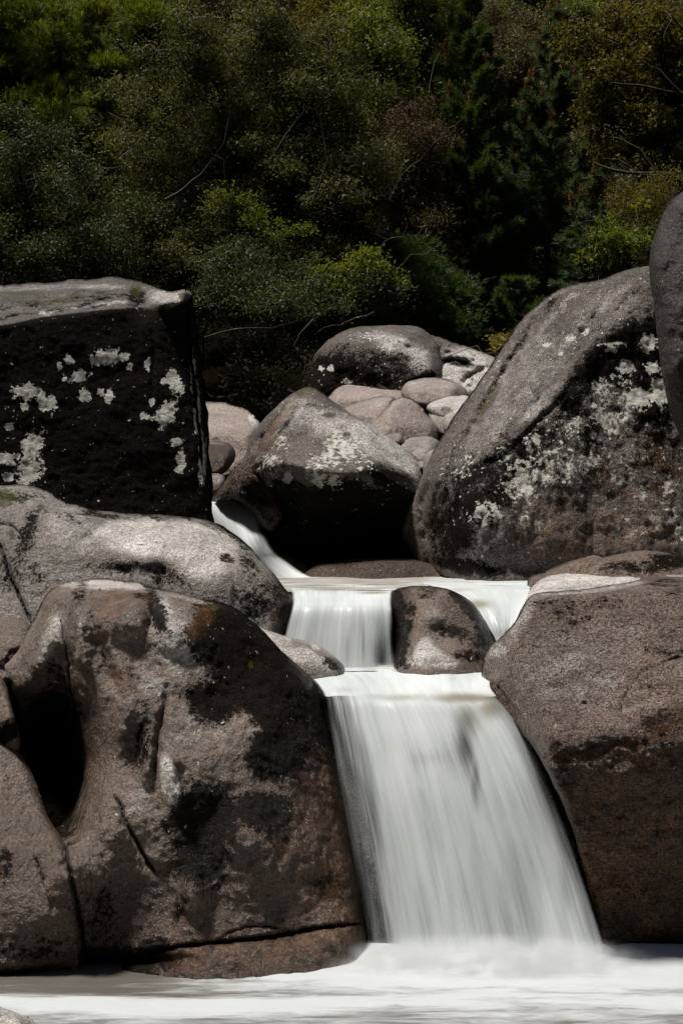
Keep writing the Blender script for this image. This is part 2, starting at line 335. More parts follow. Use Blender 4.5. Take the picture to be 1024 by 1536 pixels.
# --- pale water-worn rock with a bright hollow shelf
make_rock('boulder', 'pale smooth grey rock with a bright hollowed shelf below the dark block',
  [(-190, 715), (-60, 722), (0, 728), (40, 726), (72, 738), (108, 756), (160, 768), (215, 771), (262, 772), (300, 778), (330, 787), (360, 806), (386, 832), (410, 860), (430, 885), (442, 900), (438, 918), (426, 945), (415, 975), (390, 1030), (150, 1080), (-190, 1080)],
  G2, ctrl=[(-150, 740, 10.0), (-150, 900, 9.3), (0, 740, 9.95), (70, 755, 9.95), (130, 785, 9.75), (60, 800, 9.66), (110, 840, 9.5), (40, 900, 9.38), (-20, 850, 9.52), (110, 900, 9.36), (160, 785, 9.85), (210, 782, 9.98), (270, 784, 10.0), (320, 795, 9.98), (170, 806, 9.66), (230, 812, 9.58), (300, 812, 9.66), (170, 828, 9.44), (230, 834, 9.37), (290, 834, 9.44), (160, 848, 9.42), (200, 854, 9.38), (245, 860, 9.36), (280, 872, 9.32), (200, 890, 9.36), (330, 850, 9.36), (365, 850, 9.42), (400, 890, 9.38), (350, 900, 9.24), (400, 930, 9.3), (300, 940, 9.2), (100, 1000, 9.2), (300, 1030, 8.9)],
  h=3, R=26, Rz=.22, B=1.0, rough=(.03, .012, .006), bumps=[(305, 850, 16, 26, .05, -40)  , (195, 856, 55, 10, .03), (345, 835, 20, 16, .05)],
  carves=[([(300, 800), (335, 830), (352, 868), (350, 910)], 2, .02, .5), ([(-20, 780), (2, 822), (18, 870), (38, 912), (52, 945)], 3, .06, 1.0), ([(-10, 785), (20, 790), (40, 812)], 3, .03, .7), ([(120, 810), (155, 790), (170, 780)], 5, .03)],
  paint=dict(stain=[(195, 854, 66, 16, 6, .60), (245, 866, 44, 16, 15, .52), ('line', [(100, 756), (150, 770), (215, 775), (262, 776), (300, 782), (340, 798), (370, 822)], 5, .62), (30, 860, 60, 40, 0, .45), (100, 775, 30, 10, 25, .5), (160, 775, 60, 4, 6, .6), (345, 795, 30, 8, 30, .8), (375, 850, 14, 30, -35, .62), (400, 905, 60, 44, -30, .64), (330, 900, 60, 30, 0, .45), (42, 800, 16, 60, 20, .62), (340, 838, 16, 8, 20, .65), (20, 745, 40, 12, 0, .6)],  # undercut shade below the shelf painted in among the black marks
    pale=[(245, 808, 100, 26, 4, 1.3), (310, 835, 50, 50, 30, .7), (110, 795, 60, 40, 20, .5)], wet=[(430, 930, 26, 60, -20, .95)], rust=[(420, 925, 30, 30, 0, .6), (130, 780, 60, 8, 20, .4)],  # sunlit shelf highlight painted over the bleached stone
    moss=[(5, 748, 22, 16, 0, 1), (60, 760, 9, 5), (70, 767, 6, 4), (222, 772, 12, 2.5), (310, 782, 20, 2.5, 15), (372, 822, 6, 4), (18, 800, 4, 10)]))

# --- front left cliff with the pothole
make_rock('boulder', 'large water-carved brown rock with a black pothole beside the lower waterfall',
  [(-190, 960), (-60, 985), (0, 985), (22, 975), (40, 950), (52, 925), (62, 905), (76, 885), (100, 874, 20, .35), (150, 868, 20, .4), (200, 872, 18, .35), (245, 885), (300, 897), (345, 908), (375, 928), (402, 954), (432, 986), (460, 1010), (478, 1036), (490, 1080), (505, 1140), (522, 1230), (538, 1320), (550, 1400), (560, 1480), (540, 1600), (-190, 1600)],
  G1, ctrl=[(-150, 1000, 8.6), (-150, 1450, 7.6), (0, 1000, 8.55), (-60, 1200, 8.7), (60, 925, 8.5), (100, 890, 8.35), (150, 880, 8.5), (210, 884, 8.4), (130, 905, 8.08), (200, 905, 8.05), (250, 900, 8.2), (300, 915, 8.25), (350, 930, 8.3),
   (90, 945, 8.12), (70, 990, 8.2), (110, 985, 8.02), (150, 960, 7.96), (40, 1030, 8.3), (60, 1050, 8.45), (100, 1040, 8.22), (140, 1040, 7.98), (180, 1030, 7.86), (60, 1110, 8.75), (95, 1110, 8.62), (130, 1110, 8.2), (165, 1110, 7.86), (190, 1110, 7.74),
   (75, 1180, 8.85), (105, 1180, 8.75), (128, 1180, 8.15), (150, 1180, 7.78), (190, 1180, 7.66), (90, 1235, 8.5), (108, 1250, 7.95), (130, 1225, 7.75), (97, 1275, 7.55), (130, 1270, 7.55), (60, 1300, 7.55), (60, 1420, 7.45),
   (210, 960, 7.98), (250, 990, 7.98), (300, 980, 8.06), (380, 1000, 8.2), (430, 1030, 8.2), (470, 1080, 8.25), (220, 1100, 7.72), (260, 1090, 7.72), (330, 1080, 7.84), (400, 1100, 7.88), (460, 1150, 7.98), (500, 1220, 8.0),
   (225, 1200, 7.62), (265, 1190, 7.58), (330, 1190, 7.62), (400, 1200, 7.68), (460, 1260, 7.72), (515, 1320, 7.84), (190, 1280, 7.54), (240, 1290, 7.52), (330, 1300, 7.50), (410, 1300, 7.54), (480, 1370, 7.6), (540, 1420, 7.75), (150, 1350, 7.46), (250, 1380, 7.47), (350, 1390, 7.44), (450, 1390, 7.55),
   (150, 1440, 7.50), (250, 1440, 7.36), (350, 1435, 7.33), (450, 1425, 7.42), (530, 1420, 7.6), (200, 1550, 7.3), (450, 1550, 7.35), (0, 1550, 7.5)],
  h=2.5, R=20, Rz=.24, B=1.4, rough=(.03, .016, .010),
  bumps=[(275, 965, 55, 70, -.06), (335, 1030, 30, 70, .04), (256, 1172, 12, 40, -.045, -12), (238, 1100, 8, 60, .025, 6), (205, 1130, 18, 40, .03, 8), (180, 960, 14, 60, .05, -25), (225, 925, 10, 34, .05, -15), (290, 1335, 18, 40, -.10), (305, 1260, 30, 40, .04), (365, 1258, 32, 26, -.07), (330, 1010, 60, 40, -.03), (270, 950, 22, 34, -.05, -20), (200, 1440, 60, 10, .10)],
  carves=[([(98, 905), (98, 960), (92, 1030), (86, 1100)], 22, .09), ([(158, 905), (176, 960), (188, 1040), (176, 1120)], 18, -.05), ([(132, 900), (142, 950), (160, 1005), (175, 1040)], 13, .07), ([(112, 910), (120, 960), (128, 1010)], 8, -.035), ([(78, 925), (70, 965), (48, 1010)], 14, -.05), ([(200, 1085), (204, 1130), (192, 1175)], 16, .045), ([(222, 1090), (222, 1140), (212, 1180)], 9, -.04), ([(258, 1130), (262, 1175), (276, 1210)], 12, -.04), ([(225, 890), (232, 915), (222, 945)], 9, .05), ([(86, 905), (95, 950), (103, 1000), (107, 1045), (115, 1085), (121, 1110)], 2.6, .035, .75), ([(252, 1020), (248, 1060), (240, 1095), (235, 1140), (233, 1175)], 5, .035, .5), ([(165, 1190), (180, 1205), (190, 1235), (205, 1262), (220, 1290), (236, 1312)], 3.2, .05, .9), ([(97, 1262), (106, 1310), (115, 1350), (122, 1395), (128, 1440)], 3.4, .07, 1.1),
   ([(200, 1440), (245, 1425), (300, 1416), (350, 1412), (420, 1403), (480, 1392), (560, 1382)], 3.0, .07, 1.0), ([(320, 1412), (365, 1392), (400, 1390), (440, 1398)], 2, .02, .6), ([(5, 1005), (18, 1040), (28, 1080), (36, 1130)], 4, .09, 1.0), ([(0, 1462), (60, 1458), (130, 1452), (200, 1438)], 6, .10, .6), ([(105, 878), (150, 874), (200, 878), (240, 888)], 2.5, .05)],
  paint=dict(stain=[(345, 950, 58, 58, 0, 1.3), (395, 1000, 80, 70, 30, 1.4), (440, 1060, 62, 84, -15, 1.4), (420, 1125, 48, 44, 0, 1.3), (320, 1050, 40, 40, 0, .95), (310, 1225, 54, 50, 0, 1.1), (300, 1280, 44, 54, 0, 1.0), (390, 1215, 50, 28, 0, 1.0), (420, 1255, 22, 40, 0, .6), (235, 915, 14, 44, -20, .85), (222, 895, 30, 8, 10, .7), (80, 1150, 44, 130, 0, 1.1), (95, 1080, 32, 50, 0, .7), (215, 1110, 16, 60, 5, .62), (150, 1450, 110, 34, 0, .95), (50, 1470, 100, 16, 0, 1), (230, 1425, 34, 22, 0, .9), (150, 960, 12, 70, -15, .42), (495, 1330, 30, 26, 0, .7), (120, 890, 12, 30, 20, .6), (270, 1360, 10, 40, 20, .6), (350, 905, 40, 10, 25, .7), (140, 1380, 60, 60, 0, .55), (440, 1180, 60, 10, -10, .4)],  # black lichen; pothole, groove and undercut shade painted in with it
    rust=[('poly', [(450, 1180), (520, 1180), (560, 1480), (250, 1480), (250, 1420), (400, 1390), (430, 1300)], 40, .66), (170, 905, 40, 26, -20, .95), (215, 900, 20, 12, 0, .7), (300, 935, 20, 34, 35, .85), (180, 1015, 40, 18, -25, .8), (190, 1060, 22, 50, 20, .5), (480, 1220, 50, 130, -8, .62), (440, 1300, 50, 60, 0, .6), (470, 1410, 110, 24, -5, .85), (330, 1430, 80, 16, 0, .8), (60, 1290, 18, 16, 30, .55), (300, 870, 30, 10, 0, .4)],
    pale=[(255, 1175, 13, 42, -12, 1.0), (245, 925, 20, 40, -15, .75), (270, 965, 46, 60, 0, .6), (230, 1010, 40, 40, 0, .42), (290, 1090, 70, 50, 0, .42), (205, 1210, 24, 60, 20, .4), (160, 877, 100, 8, 2, .9), (300, 902, 60, 5, 14, .6), (78, 955, 16, 50, 25, .6), (118, 960, 6, 50, 8, .5), (290, 1340, 22, 40, 0, .42), (365, 1265, 34, 22, -20, .35)],  # lit crest, ridge highlights and sky sheen painted in with bleached stone
    moss=[(322, 912, 8, 5), (376, 997, 5, 6), (3, 1000, 7, 7), (138, 888, 3, 3), (150, 885, 3, 3), (55, 1305, 10, 22, -20, .45)],
    wet=[('line', [(470, 1025), (495, 1100), (530, 1300), (555, 1450)], 24, .95), ('below', 1300, 110, .97), (440, 1290, 130, 150, 0, .9), (490, 1180, 60, 170, 0, .8), (310, 1310, 80, 100, 0, .8), (90, 1130, 60, 140, 0, .6)]))
make_rock('boulder', 'rounded brown rock at the lower left edge under the pothole',
  [(-190, 1050), (-60, 1085), (-10, 1098), (14, 1112), (34, 1132), (48, 1158), (60, 1190), (74, 1228), (92, 1254), (99, 1268), (108, 1320), (118, 1370), (126, 1430), (120, 1500), (80, 1600), (-190, 1600)], G1,
  ctrl=[(-120, 1150, 7.9), (0, 1140, 7.95), (40, 1220, 7.75), (0, 1250, 7.55), (70, 1290, 7.45), (0, 1350, 7.38), (80, 1400, 7.34), (0, 1450, 7.36), (100, 1450, 7.42), (-120, 1400, 7.5), (0, 1560, 7.4)],
  h=2.7, R=15, Rz=.16, B=1.0, rough=(.03, .012, .006), carves=[([(50, 1275), (60, 1305), (72, 1335), (80, 1372)], 2.5, .03, .8), ([(-20, 1462), (40, 1458), (110, 1450)], 5, .07, .5)],
  paint=dict(stain=[(50, 1490, 140, 34, 0, 1), (8, 1300, 14, 30, 0, .6), (10, 1165, 10, 10, 0, .6), (40, 1420, 90, 24, 0, .6)], rust=[(60, 1300, 20, 34, -25, .6), (90, 1340, 30, 30, 0, .35)], wet=[('below', 1350, 110, .95), ('below', 1220, 60, .5)]))
make_rock('rock', 'small wedge of brown rock at the left edge above the pothole crack',
  [(-160, 1000), (-40, 1005), (0, 1012), (10, 1028), (18, 1055), (26, 1085), (32, 1108), (26, 1130), (-20, 1140), (-160, 1130)], G1,
  ctrl=[(-100, 1060, 8.0), (0, 1030, 8.1), (10, 1080, 7.95), (0, 1110, 8.05), (-30, 1120, 8.1)], h=2.7, R=9, Rz=.10, B=.6, paint=dict(rust=[(5, 1060, 20, 20, 0, .5)], stain=[(10, 1100, 30, 16, -30, .9)], moss=[(2, 1008, 8, 5)]))
make_rock('rock', 'low grey hump at the left edge between the pale rock and the pothole rock',
  [(-160, 915), (-40, 922), (0, 925), (28, 928), (46, 938), (52, 960), (44, 1000), (10, 1030), (-160, 1020)], G1,
  ctrl=[(-100, 960, 8.6), (0, 940, 8.75), (20, 960, 8.6), (0, 1000, 8.5), (40, 990, 8.6)], h=2.7, R=14, Rz=.2, B=.6, aniso=(1, 1, 3), paint=dict(stain=[(20, 985, 30, 12, -30, .6)]))
make_rock('rock', 'sunlit pale stone tongue wedged between the two lower waterfalls',
  [(370, 925), (395, 943), (420, 950), (448, 958), (478, 968), (503, 986), (518, 1004), (512, 1040), (420, 1060), (360, 1000)], G2,
  ctrl=[(390, 960, 8.85), (430, 970, 8.8), (480, 985, 8.8), (420, 1000, 8.6), (490, 1010, 8.75), (440, 1040, 8.55)], h=2.4, R=16, Rz=.3, B=.5, rough=(.012, .006, .004), paint=dict(pale=[(440, 965, 80, 26, 20, .95)], stain=[(498, 995, 20, 8, 35, .75)], wet=[('line', [(440, 962), (478, 974), (505, 992), (518, 1012)], 5, .9)]))

# --- right front boulder
make_rock('boulder', 'massive coarse brown boulder filling the lower right beside the waterfall',
  [(722, 1004), (727, 980), (740, 965), (760, 946), (778, 920), (788, 900, 12, .2), (800, 890, 12, .25), (850, 885, 12, .3), (900, 880, 14, .3), (945, 871, 14, .3), (968, 864, 14, .3), (1040, 861, 14, .3), (1240, 872), (1240, 1600), (920, 1600), (905, 1450), (898, 1400), (884, 1340), (868, 1280), (850, 1222), (826, 1168), (808, 1134), (786, 1105), (758, 1074), (734, 1048), (724, 1024)],
  G3, planes=[(870, 1000, 8.15, -.06, -.62), (940, 1250, 7.66, .02, .12), (770, 1080, 8.15, -1.05, -.15), (760, 960, 8.5, -.9, -.9), (880, 889, 8.75, 0, -4.5)], k=.05, h=2.5, R=9, Rz=.10, B=1.5,
  bumps=[(960, 1060, 60, 26, .03, -15), (880, 1090, 60, 18, -.04, -10), (870, 940, 60, 30, .03), (790, 990, 20, 30, -.04), (985, 1100, 40, 26, .05), (1000, 900, 60, 30, -.05)],
  carves=[([(868, 890), (852, 945), (842, 1000), (846, 1050)], 2, .02, .55), ([(1060, 975), (965, 1008), (932, 1058), (940, 1098)], 2.2, .03, .6), ([(735, 1010), (775, 1060), (815, 1116)], 3, -.03)],
  rough=(.045, .024, .016), ridged=.008, aniso=(1, 1, 1.2),
  paint=dict(stain=[(880, 905, 90, 12, 0, .45), (860, 925, 50, 26, 0, .42), (1000, 880, 40, 20, 0, .5), (930, 1118, 110, 14, -12, .55), (990, 1085, 40, 24, -20, .6), (905, 1200, 30, 80, 0, .3), (880, 1370, 24, 90, -12, .8), (1010, 1420, 80, 26, 0, .85), (845, 1160, 10, 70, -20, .6), (1000, 975, 40, 10, 0, .45)],
    rust=[('poly', [(810, 1125), (900, 1112), (1000, 1075), (1260, 1045), (1260, 1620), (880, 1620)], 20, .66), (1000, 1020, 60, 40, 0, .45), (905, 1310, 40, 90, -15, 1.0), (760, 1060, 34, 24, 40, .55), (1000, 1350, 60, 50, 0, .6), (940, 1340, 50, 60, 0, .75)],
    pale=[(850, 887, 70, 4.5, -3, 1.0), (930, 878, 40, 4, -8, .9), (780, 930, 14, 50, 28, .6), (745, 975, 20, 16, 0, .6), (860, 1010, 110, 80, 0, .42), (920, 950, 80, 40, 0, .35)],  # sunlit crest and left edge painted lighter
    wet=[('line', [(720, 1015), (735, 1048), (760, 1075), (808, 1134), (850, 1222), (900, 1400)], 14, .95), ('poly', [(800, 1112), (850, 1112), (890, 1106), (940, 1096), (985, 1066), (1040, 1050), (1260, 1030), (1260, 1620), (880, 1620), (860, 1330)], 12, .95)]))
make_rock('rock', 'low brown slab lying behind the coarse right-hand boulder',
  [(790, 868), (815, 858), (845, 846), (872, 836), (890, 832, 10, .3), (905, 836), (930, 830), (965, 826), (1000, 828), (1040, 834), (1240, 836), (1240, 900), (800, 900)], G3,
  ctrl=[(850, 855, 10.3), (900, 850, 10.2), (960, 845, 10.2), (1100, 850, 10.2), (900, 880, 10.0), (820, 875, 10.3), (1000, 880, 10.0)], h=2.4, R=14, Rz=.35, B=.5, rough=(.03, .015, .008),
  paint=dict(stain=[(960, 850, 60, 12, 0, .7), (1010, 840, 40, 14, 0, .8)], rust=[(870, 850, 50, 10, -20, .5)]))
make_rock('rock', 'bright bleached slab between the upper pool and the coarse right-hand boulder',
  [(785, 900), (792, 884), (806, 870), (826, 861), (850, 855), (885, 856), (920, 861), (960, 864), (1040, 866), (1040, 930), (830, 960), (790, 930)], G2,
  ctrl=[(800, 885, 9.8), (850, 870, 10.0), (900, 870, 9.95), (850, 900, 9.3), (950, 880, 9.6), (780, 920, 9.2), (900, 920, 9.1), (1000, 900, 9.3)], h=2.4, R=12, Rz=.3, B=.4, rough=(.012, .008, .005),
  paint=dict(pale=[(860, 875, 160, 60, 0, 1.0)]))

# --- wet rock dividing the middle fall
make_rock('rock', 'dark wet hump with a hollow, parting the middle waterfall',
  [(582, 905), (590, 886), (612, 880), (640, 879), (668, 882), (695, 894), (716, 912), (733, 934), (747, 957), (752, 985), (748, 1040), (600, 1050), (590, 1000), (594, 955), (590, 925)], G1,
  ctrl=[(600, 900, 9.5), (640, 890, 9.45), (690, 905, 9.4), (610, 950, 9.25), (640, 925, 9.2), (625, 985, 9.0), (655, 950, 9.2), (682, 945, 9.22), (670, 975, 9.06), (705, 950, 9.15), (735, 960, 9.3), (720, 990, 9.1), (690, 990, 9.0), (650, 1000, 8.88), (640, 1030, 8.9), (740, 1030, 9.1)],
  h=2.2, R=18, Rz=.22, B=.5, rough=(.015, .008, .004), bumps=[(672, 945, 26, 16, .04, -20), (645, 985, 30, 9, -.05)],
  paint=dict(wet=[(604, 925, 16, 60, 0, .95), (705, 930, 40, 34, 35, .9), (735, 970, 14, 40, 0, .9)], stain=[('poly', [(652, 958), (660, 940), (680, 934), (700, 942), (712, 960), (690, 966), (672, 958)], 9, .72), ('line', [(594, 900), (602, 940), (598, 990)], 17, .85), ('line', [(690, 895), (720, 930), (742, 975)], 17, .8), (640, 890, 40, 12, 0, .5), (700, 985, 30, 12, 0, .6)], pale=[('poly', [(606, 1000), (622, 972), (640, 950), (648, 962), (665, 980), (690, 992), (680, 1004)], 12, .95), (655, 925, 20, 16, 0, .5)], rust=[(700, 970, 30, 20, 0, .4)]))  # shade of the hollow and lower-left highlight painted over the wet stone
# --- bed the lower fall runs over
make_rock('rock', 'dark green-grey rock bed showing faintly through the lower waterfall',
  [(440, 1020), (520, 1016), (600, 1016), (700, 1016), (760, 1030), (820, 1110), (880, 1260), (930, 1420), (940, 1560), (520, 1560), (490, 1300), (450, 1100)], G7,
  ctrl=[(480, 1040, 8.9), (600, 1040, 8.9), (720, 1040, 8.9), (600, 1100, 8.65), (690, 1120, 8.55), (700, 1180, 8.42), (620, 1140, 8.5), (540, 1200, 8.4), (800, 1200, 8.4), (600, 1400, 8.1), (850, 1400, 8.1), (700, 1400, 8.05)], h=4, R=30, Rz=.2, B=.8, paint=dict(wet=[('all', .6)]))

# --- middle boulder, the shade of its underside painted black
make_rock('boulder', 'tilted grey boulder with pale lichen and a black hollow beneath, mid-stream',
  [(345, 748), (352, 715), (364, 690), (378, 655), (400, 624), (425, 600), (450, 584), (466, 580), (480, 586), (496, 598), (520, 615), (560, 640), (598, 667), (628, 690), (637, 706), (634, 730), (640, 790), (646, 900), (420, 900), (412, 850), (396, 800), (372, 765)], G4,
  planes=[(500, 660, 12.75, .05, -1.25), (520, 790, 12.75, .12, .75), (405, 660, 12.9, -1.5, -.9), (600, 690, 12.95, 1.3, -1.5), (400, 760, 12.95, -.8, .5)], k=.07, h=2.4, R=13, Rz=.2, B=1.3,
  bumps=[(470, 600, 26, 14, -.1), (420, 640, 20, 60, -.12, 40), (392, 655, 8, 50, .12, 36), (560, 680, 60, 16, -.08, 32), (470, 700, 50, 16, -.1), (440, 760, 40, 50, .12), (560, 830, 90, 50, .35)],
  carves=[([(440, 592), (415, 625), (395, 655), (380, 690)], 4, .08, .6), ([(455, 600), (430, 640), (405, 670), (390, 700)], 3, .05), ([(495, 600), (520, 625), (560, 650), (600, 675)], 3, .04)],
  rough=(.05, .03, .014), ridged=.012, aniso=(1.0, .8, 1.3), paint=dict(
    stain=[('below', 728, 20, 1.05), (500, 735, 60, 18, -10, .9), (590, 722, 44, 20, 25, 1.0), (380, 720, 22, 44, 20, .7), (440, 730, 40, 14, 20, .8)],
    lichen=[(408, 692, 16, 12, 30, .62), (432, 716, 7, 9), (405, 700, 20, 18, 0, .5), (500, 664, 12, 26, 30, .66), (522, 672, 20, 20, 0, .72), (490, 690, 34, 16, -20, .6), (478, 716, 20, 14, 20, .62), (500, 720, 12, 14, 0, .6), (545, 690, 26, 16, 30, .42), (420, 660, 20, 20, 0, .4)],
    pale=[(570, 668, 80, 22, 33, .85), (450, 620, 40, 30, 0, .55), (490, 635, 50, 30, 20, .55)], rust=[(425, 625, 14, 46, 38, .75), (400, 662, 14, 40, 36, .8), (375, 730, 30, 30, 0, .8)],  # sunlit top and right slope painted lighter
    moss=[(495, 623, 12, 5), (462, 584, 16, 4), (520, 652, 8, 4), (450, 590, 8, 5)], wet=[('below', 740, 40, .6)]))
make_rock('rock', 'reddish wet rock at the head of the uppermost waterfall',
  [(318, 750), (328, 735), (338, 722), (346, 712), (354, 700), (362, 696), (374, 690), (390, 700), (410, 730), (425, 775), (405, 800), (372, 764), (346, 748)], G7, ctrl=[(345, 720, 13.1), (365, 690, 13.1), (380, 720, 12.85), (360, 740, 12.95), (390, 750, 12.9)], h=2.2, R=9, Rz=.15, B=.5, rough=(.04, .03, .012), ridged=.01,
  paint=dict(rust=[('all', .45)], stain=[(390, 740, 40, 30, 0, .8), (352, 725, 10, 8, 0, .5)], wet=[('all', .5)]))
make_rock('rock', 'low dark brown wet rock in the shadow under the mid-stream boulder',
  [(455, 862), (475, 848), (510, 840), (560, 836), (620, 838), (680, 850), (700, 890), (460, 890)], G7, ctrl=[(480, 860, 12.2), (560, 850, 12.1), (640, 855, 12.2), (560, 885, 11.9)], h=2.6, R=12, Rz=.3, B=.6)

# --- right big boulder
make_rock('boulder', 'biggest leaning grey boulder speckled with white lichen, right of the pool',
  [(600, 797), (608, 768), (626, 728), (649, 680), (680, 625), (715, 576), (746, 530), (766, 500), (792, 468), (830, 440), (856, 427), (872, 424), (892, 422), (930, 407), (968, 399), (1010, 390), (1240, 350), (1240, 920), (740, 900), (690, 876), (655, 864), (625, 846), (608, 822)],
  G4, planes=[(850, 585, 11.5, -.76, -.76), (880, 720, 11.45, .0, -.14), (650, 790, 12.1, -1.3, .15)], k=.06, h=2.7, R=10, Rz=.16, B=2.0,
  bumps=[(760, 650, 60, 24, -.05, -42), (900, 520, 70, 20, -.05, -38), (800, 850, 120, 20, .12), (660, 800, 20, 50, .06, 15)],
  carves=[([(945, 415), (885, 470), (805, 560), (740, 650), (695, 730)], 14, -.045), ([(965, 425), (905, 480), (830, 565), (765, 640)], 12, .035), ([(845, 436), (805, 480), (770, 540), (735, 595), (705, 650), (680, 710), (655, 770)], 7, .08, 0), ([(820, 462), (790, 500), (765, 545), (740, 600)], 16, .035, 0), ([(960, 405), (920, 440), (880, 490), (860, 530)], 6, .05, 0), ([(850, 590), (800, 640), (760, 680), (700, 710), (672, 740), (640, 800)], 4, .05, .5), ([(640, 730), (632, 770), (640, 820)], 4, .05, .3), ([(665, 710), (652, 760), (655, 810)], 4, .05, .3)],
  rough=(.06, .028, .012), ridged=.012, aniso=(1.3, 1, .8),
  paint=dict(stain=[('line', [(960, 428), (900, 484), (828, 568), (765, 640), (720, 700)], 5, .45), ('line', [(835, 445), (775, 520), (720, 610), (670, 700)], 5, .55), (960, 530, 70, 56, -25, 1.1), (910, 545, 60, 34, -40, 1.0), (990, 590, 50, 60, 0, .95), (860, 590, 36, 24, -50, .85), (880, 640, 90, 60, -30, .55), (770, 690, 90, 40, -35, .72), (720, 740, 70, 60, -40, .75), (680, 800, 40, 50, 0, .8), (900, 720, 150, 50, -20, .45), (700, 850, 60, 14, 10, .9), (990, 690, 40, 90, 0, .6)],  # streak lines paint shade along the diagonal grooves
    lichen=[(972, 514, 13, 14), (938, 552, 14, 11), (978, 552, 12, 9), (920, 520, 18, 12, 0, .6), (958, 598, 30, 16, 0, .9), (990, 588, 14, 24), (905, 588, 24, 22, 0, 0.63), (928, 570, 30, 20, 0, 0.37), (940, 625, 20, 14, 0, 0.55), (916, 636, 15, 22, -30, 0.74), (895, 620, 16, 20, 0, 0.59), (850, 640, 26, 18, 0, 0.55), (800, 665, 16, 16, 0, 0.63), (830, 690, 40, 26, -20, 0.53), (775, 705, 26, 22, -30, 0.53), (780, 730, 30, 24, 0, 0.67), (815, 715, 24, 20, 0, 0.59), (850, 710, 24, 16, 0, 0.55), (728, 770, 24, 20, 0, 0.68), (795, 782, 26, 12, 0, 0.48), (880, 690, 20, 18, 0, 0.52), (925, 720, 16, 10, 0, 0.63), (960, 742, 18, 10, 0, 0.52), (1000, 735, 14, 18, 0, 0.52), (985, 775, 40, 26, 0, 0.44), (950, 790, 40, 18, 0, 0.38), (1010, 800, 20, 16, 0, 0.52), (760, 680, 20, 18, 0, 0.44), (840, 530, 4, 5, 0, .85), (858, 508, 9, 5, 0, .85), (876, 496, 7, 6, 0, .85), (820, 518, 7, 4, 0, .85), (900, 680, 100, 80, 0, 0.27), (690, 700, 30, 24, -40, 0.33)],
    pale=[('line', [(930, 432), (870, 490), (795, 580), (735, 660)], 9, .46), ('line', [(860, 440), (800, 505), (745, 590), (700, 670)], 5, .42), (790, 560, 120, 60, -45, .42), (810, 605, 70, 14, -42, .5), (900, 470, 80, 40, -40, .38), (720, 650, 50, 30, -60, .4)],  # sunlit slope and diagonal ridges painted lighter
    moss=[(735, 600, 7, 40, 30, .75), (720, 625, 8, 26, 30, .7), (790, 636, 5, 6), (820, 545, 30, 40, 40, .42), (880, 450, 40, 14, -30, .42)], rust=[(900, 800, 170, 60, 0, .75), (960, 720, 90, 90, 0, .6), (840, 760, 90, 40, 0, .5), (625, 800, 16, 60, 10, .5), (730, 610, 12, 60, 30, .5)], wet=[('below', 862, 10, .7)]))
make_rock('boulder', 'rough dark boulder cut off by the right edge, in front of the leaning one',
  [(1150, 225), (1060, 262), (1012, 296), (994, 318), (984, 345), (974, 378), (973, 410), (979, 450), (986, 520), (998, 590), (1018, 655), (1050, 710), (1250, 760), (1250, 215)], G5,
  ctrl=[(1000, 330, 10.7), (1000, 420, 10.35), (1010, 520, 10.3), (1040, 620, 10.4), (1150, 450, 10.0), (1150, 300, 10.6), (1200, 650, 10.3)], h=2.7, R=26, Rz=.35, B=1.0, rough=(.10, .028, .010), ridged=.0,
  paint=dict(moss=[(985, 420, 8, 60, 0, .5), (1010, 300, 20, 20, 0, .4)]))

# --- boulders up the stream
make_rock('boulder', 'dark round-topped boulder at the back below the trees',
  [(448, 600), (460, 556), (478, 526), (504, 502), (540, 490), (590, 488), (618, 489), (642, 500), (658, 518), (664, 545), (662, 572), (640, 600), (560, 640), (460, 640)], G4,
  ctrl=[(480, 560, 17.8), (520, 510, 17.8), (600, 510, 17.6), (560, 550, 17.3), (500, 590, 17.6), (620, 560, 17.2), (650, 530, 17.6), (560, 600, 17.4)], h=2.2, R=26, Rz=.6, B=1.4, rough=(.08, .03, .015), ridged=.0,
  bumps=[(640, 560, 22, 18, -.2)], paint=dict(stain=[(500, 565, 70, 40, -10, .95), (560, 560, 90, 40, 0, .7), (640, 568, 18, 14, 0, .9)], lichen=[(496, 553, 5, 5), (482, 553, 4, 5), (520, 572, 8, 4), (588, 520, 26, 12, 0, .55), (555, 505, 30, 8, 0, .5)], moss=[(540, 491, 46, 3, -6), (600, 530, 20, 6, 20, .5)], pale=[(600, 520, 50, 16, 20, .75), (630, 545, 20, 20, 40, .6)]))
make_rock('boulder', 'sloping cracked ledge reaching right from the round-topped back boulder',
  [(610, 500), (650, 503), (680, 514), (705, 522), (735, 532), (752, 545), (760, 620), (690, 630), (650, 590), (620, 560)], G4,
  ctrl=[(640, 515, 18.2), (700, 530, 18.1), (740, 545, 18), (660, 560, 17.6), (700, 560, 17.5), (720, 590, 17.2)], h=2.2, R=8, Rz=.3, B=1.2, rough=(.10, .07, .03), ridged=.06, carves=[([(650, 545), (685, 540), (705, 550)], 5, .25, .5), ([(690, 575), (710, 560), (730, 552)], 4, .2, .5)],
  paint=dict(pale=[(690, 565, 60, 40, -20, 1.0), (720, 540, 30, 16, 20, .6)], stain=[(690, 545, 26, 6, 10, .8)], moss=[(705, 562, 16, 4, -30, .8)]))
def facets(o, Y, slope, tilt):
    x = np.array([p[0] for p in o], float); y = np.array([p[1] for p in o], float); cx = x.mean(); w = np.ptp(x); hgt = np.ptp(y); yr = y.min() + .42 * hgt
    return [(cx, yr, Y, tilt, -abs(slope) * 1.7), (cx, yr, Y, tilt - .3, -.35), (cx + .22 * w, yr, Y, tilt + 1.8, -.9), (cx - .30 * w, yr, Y, tilt - 2.0, -.9)]
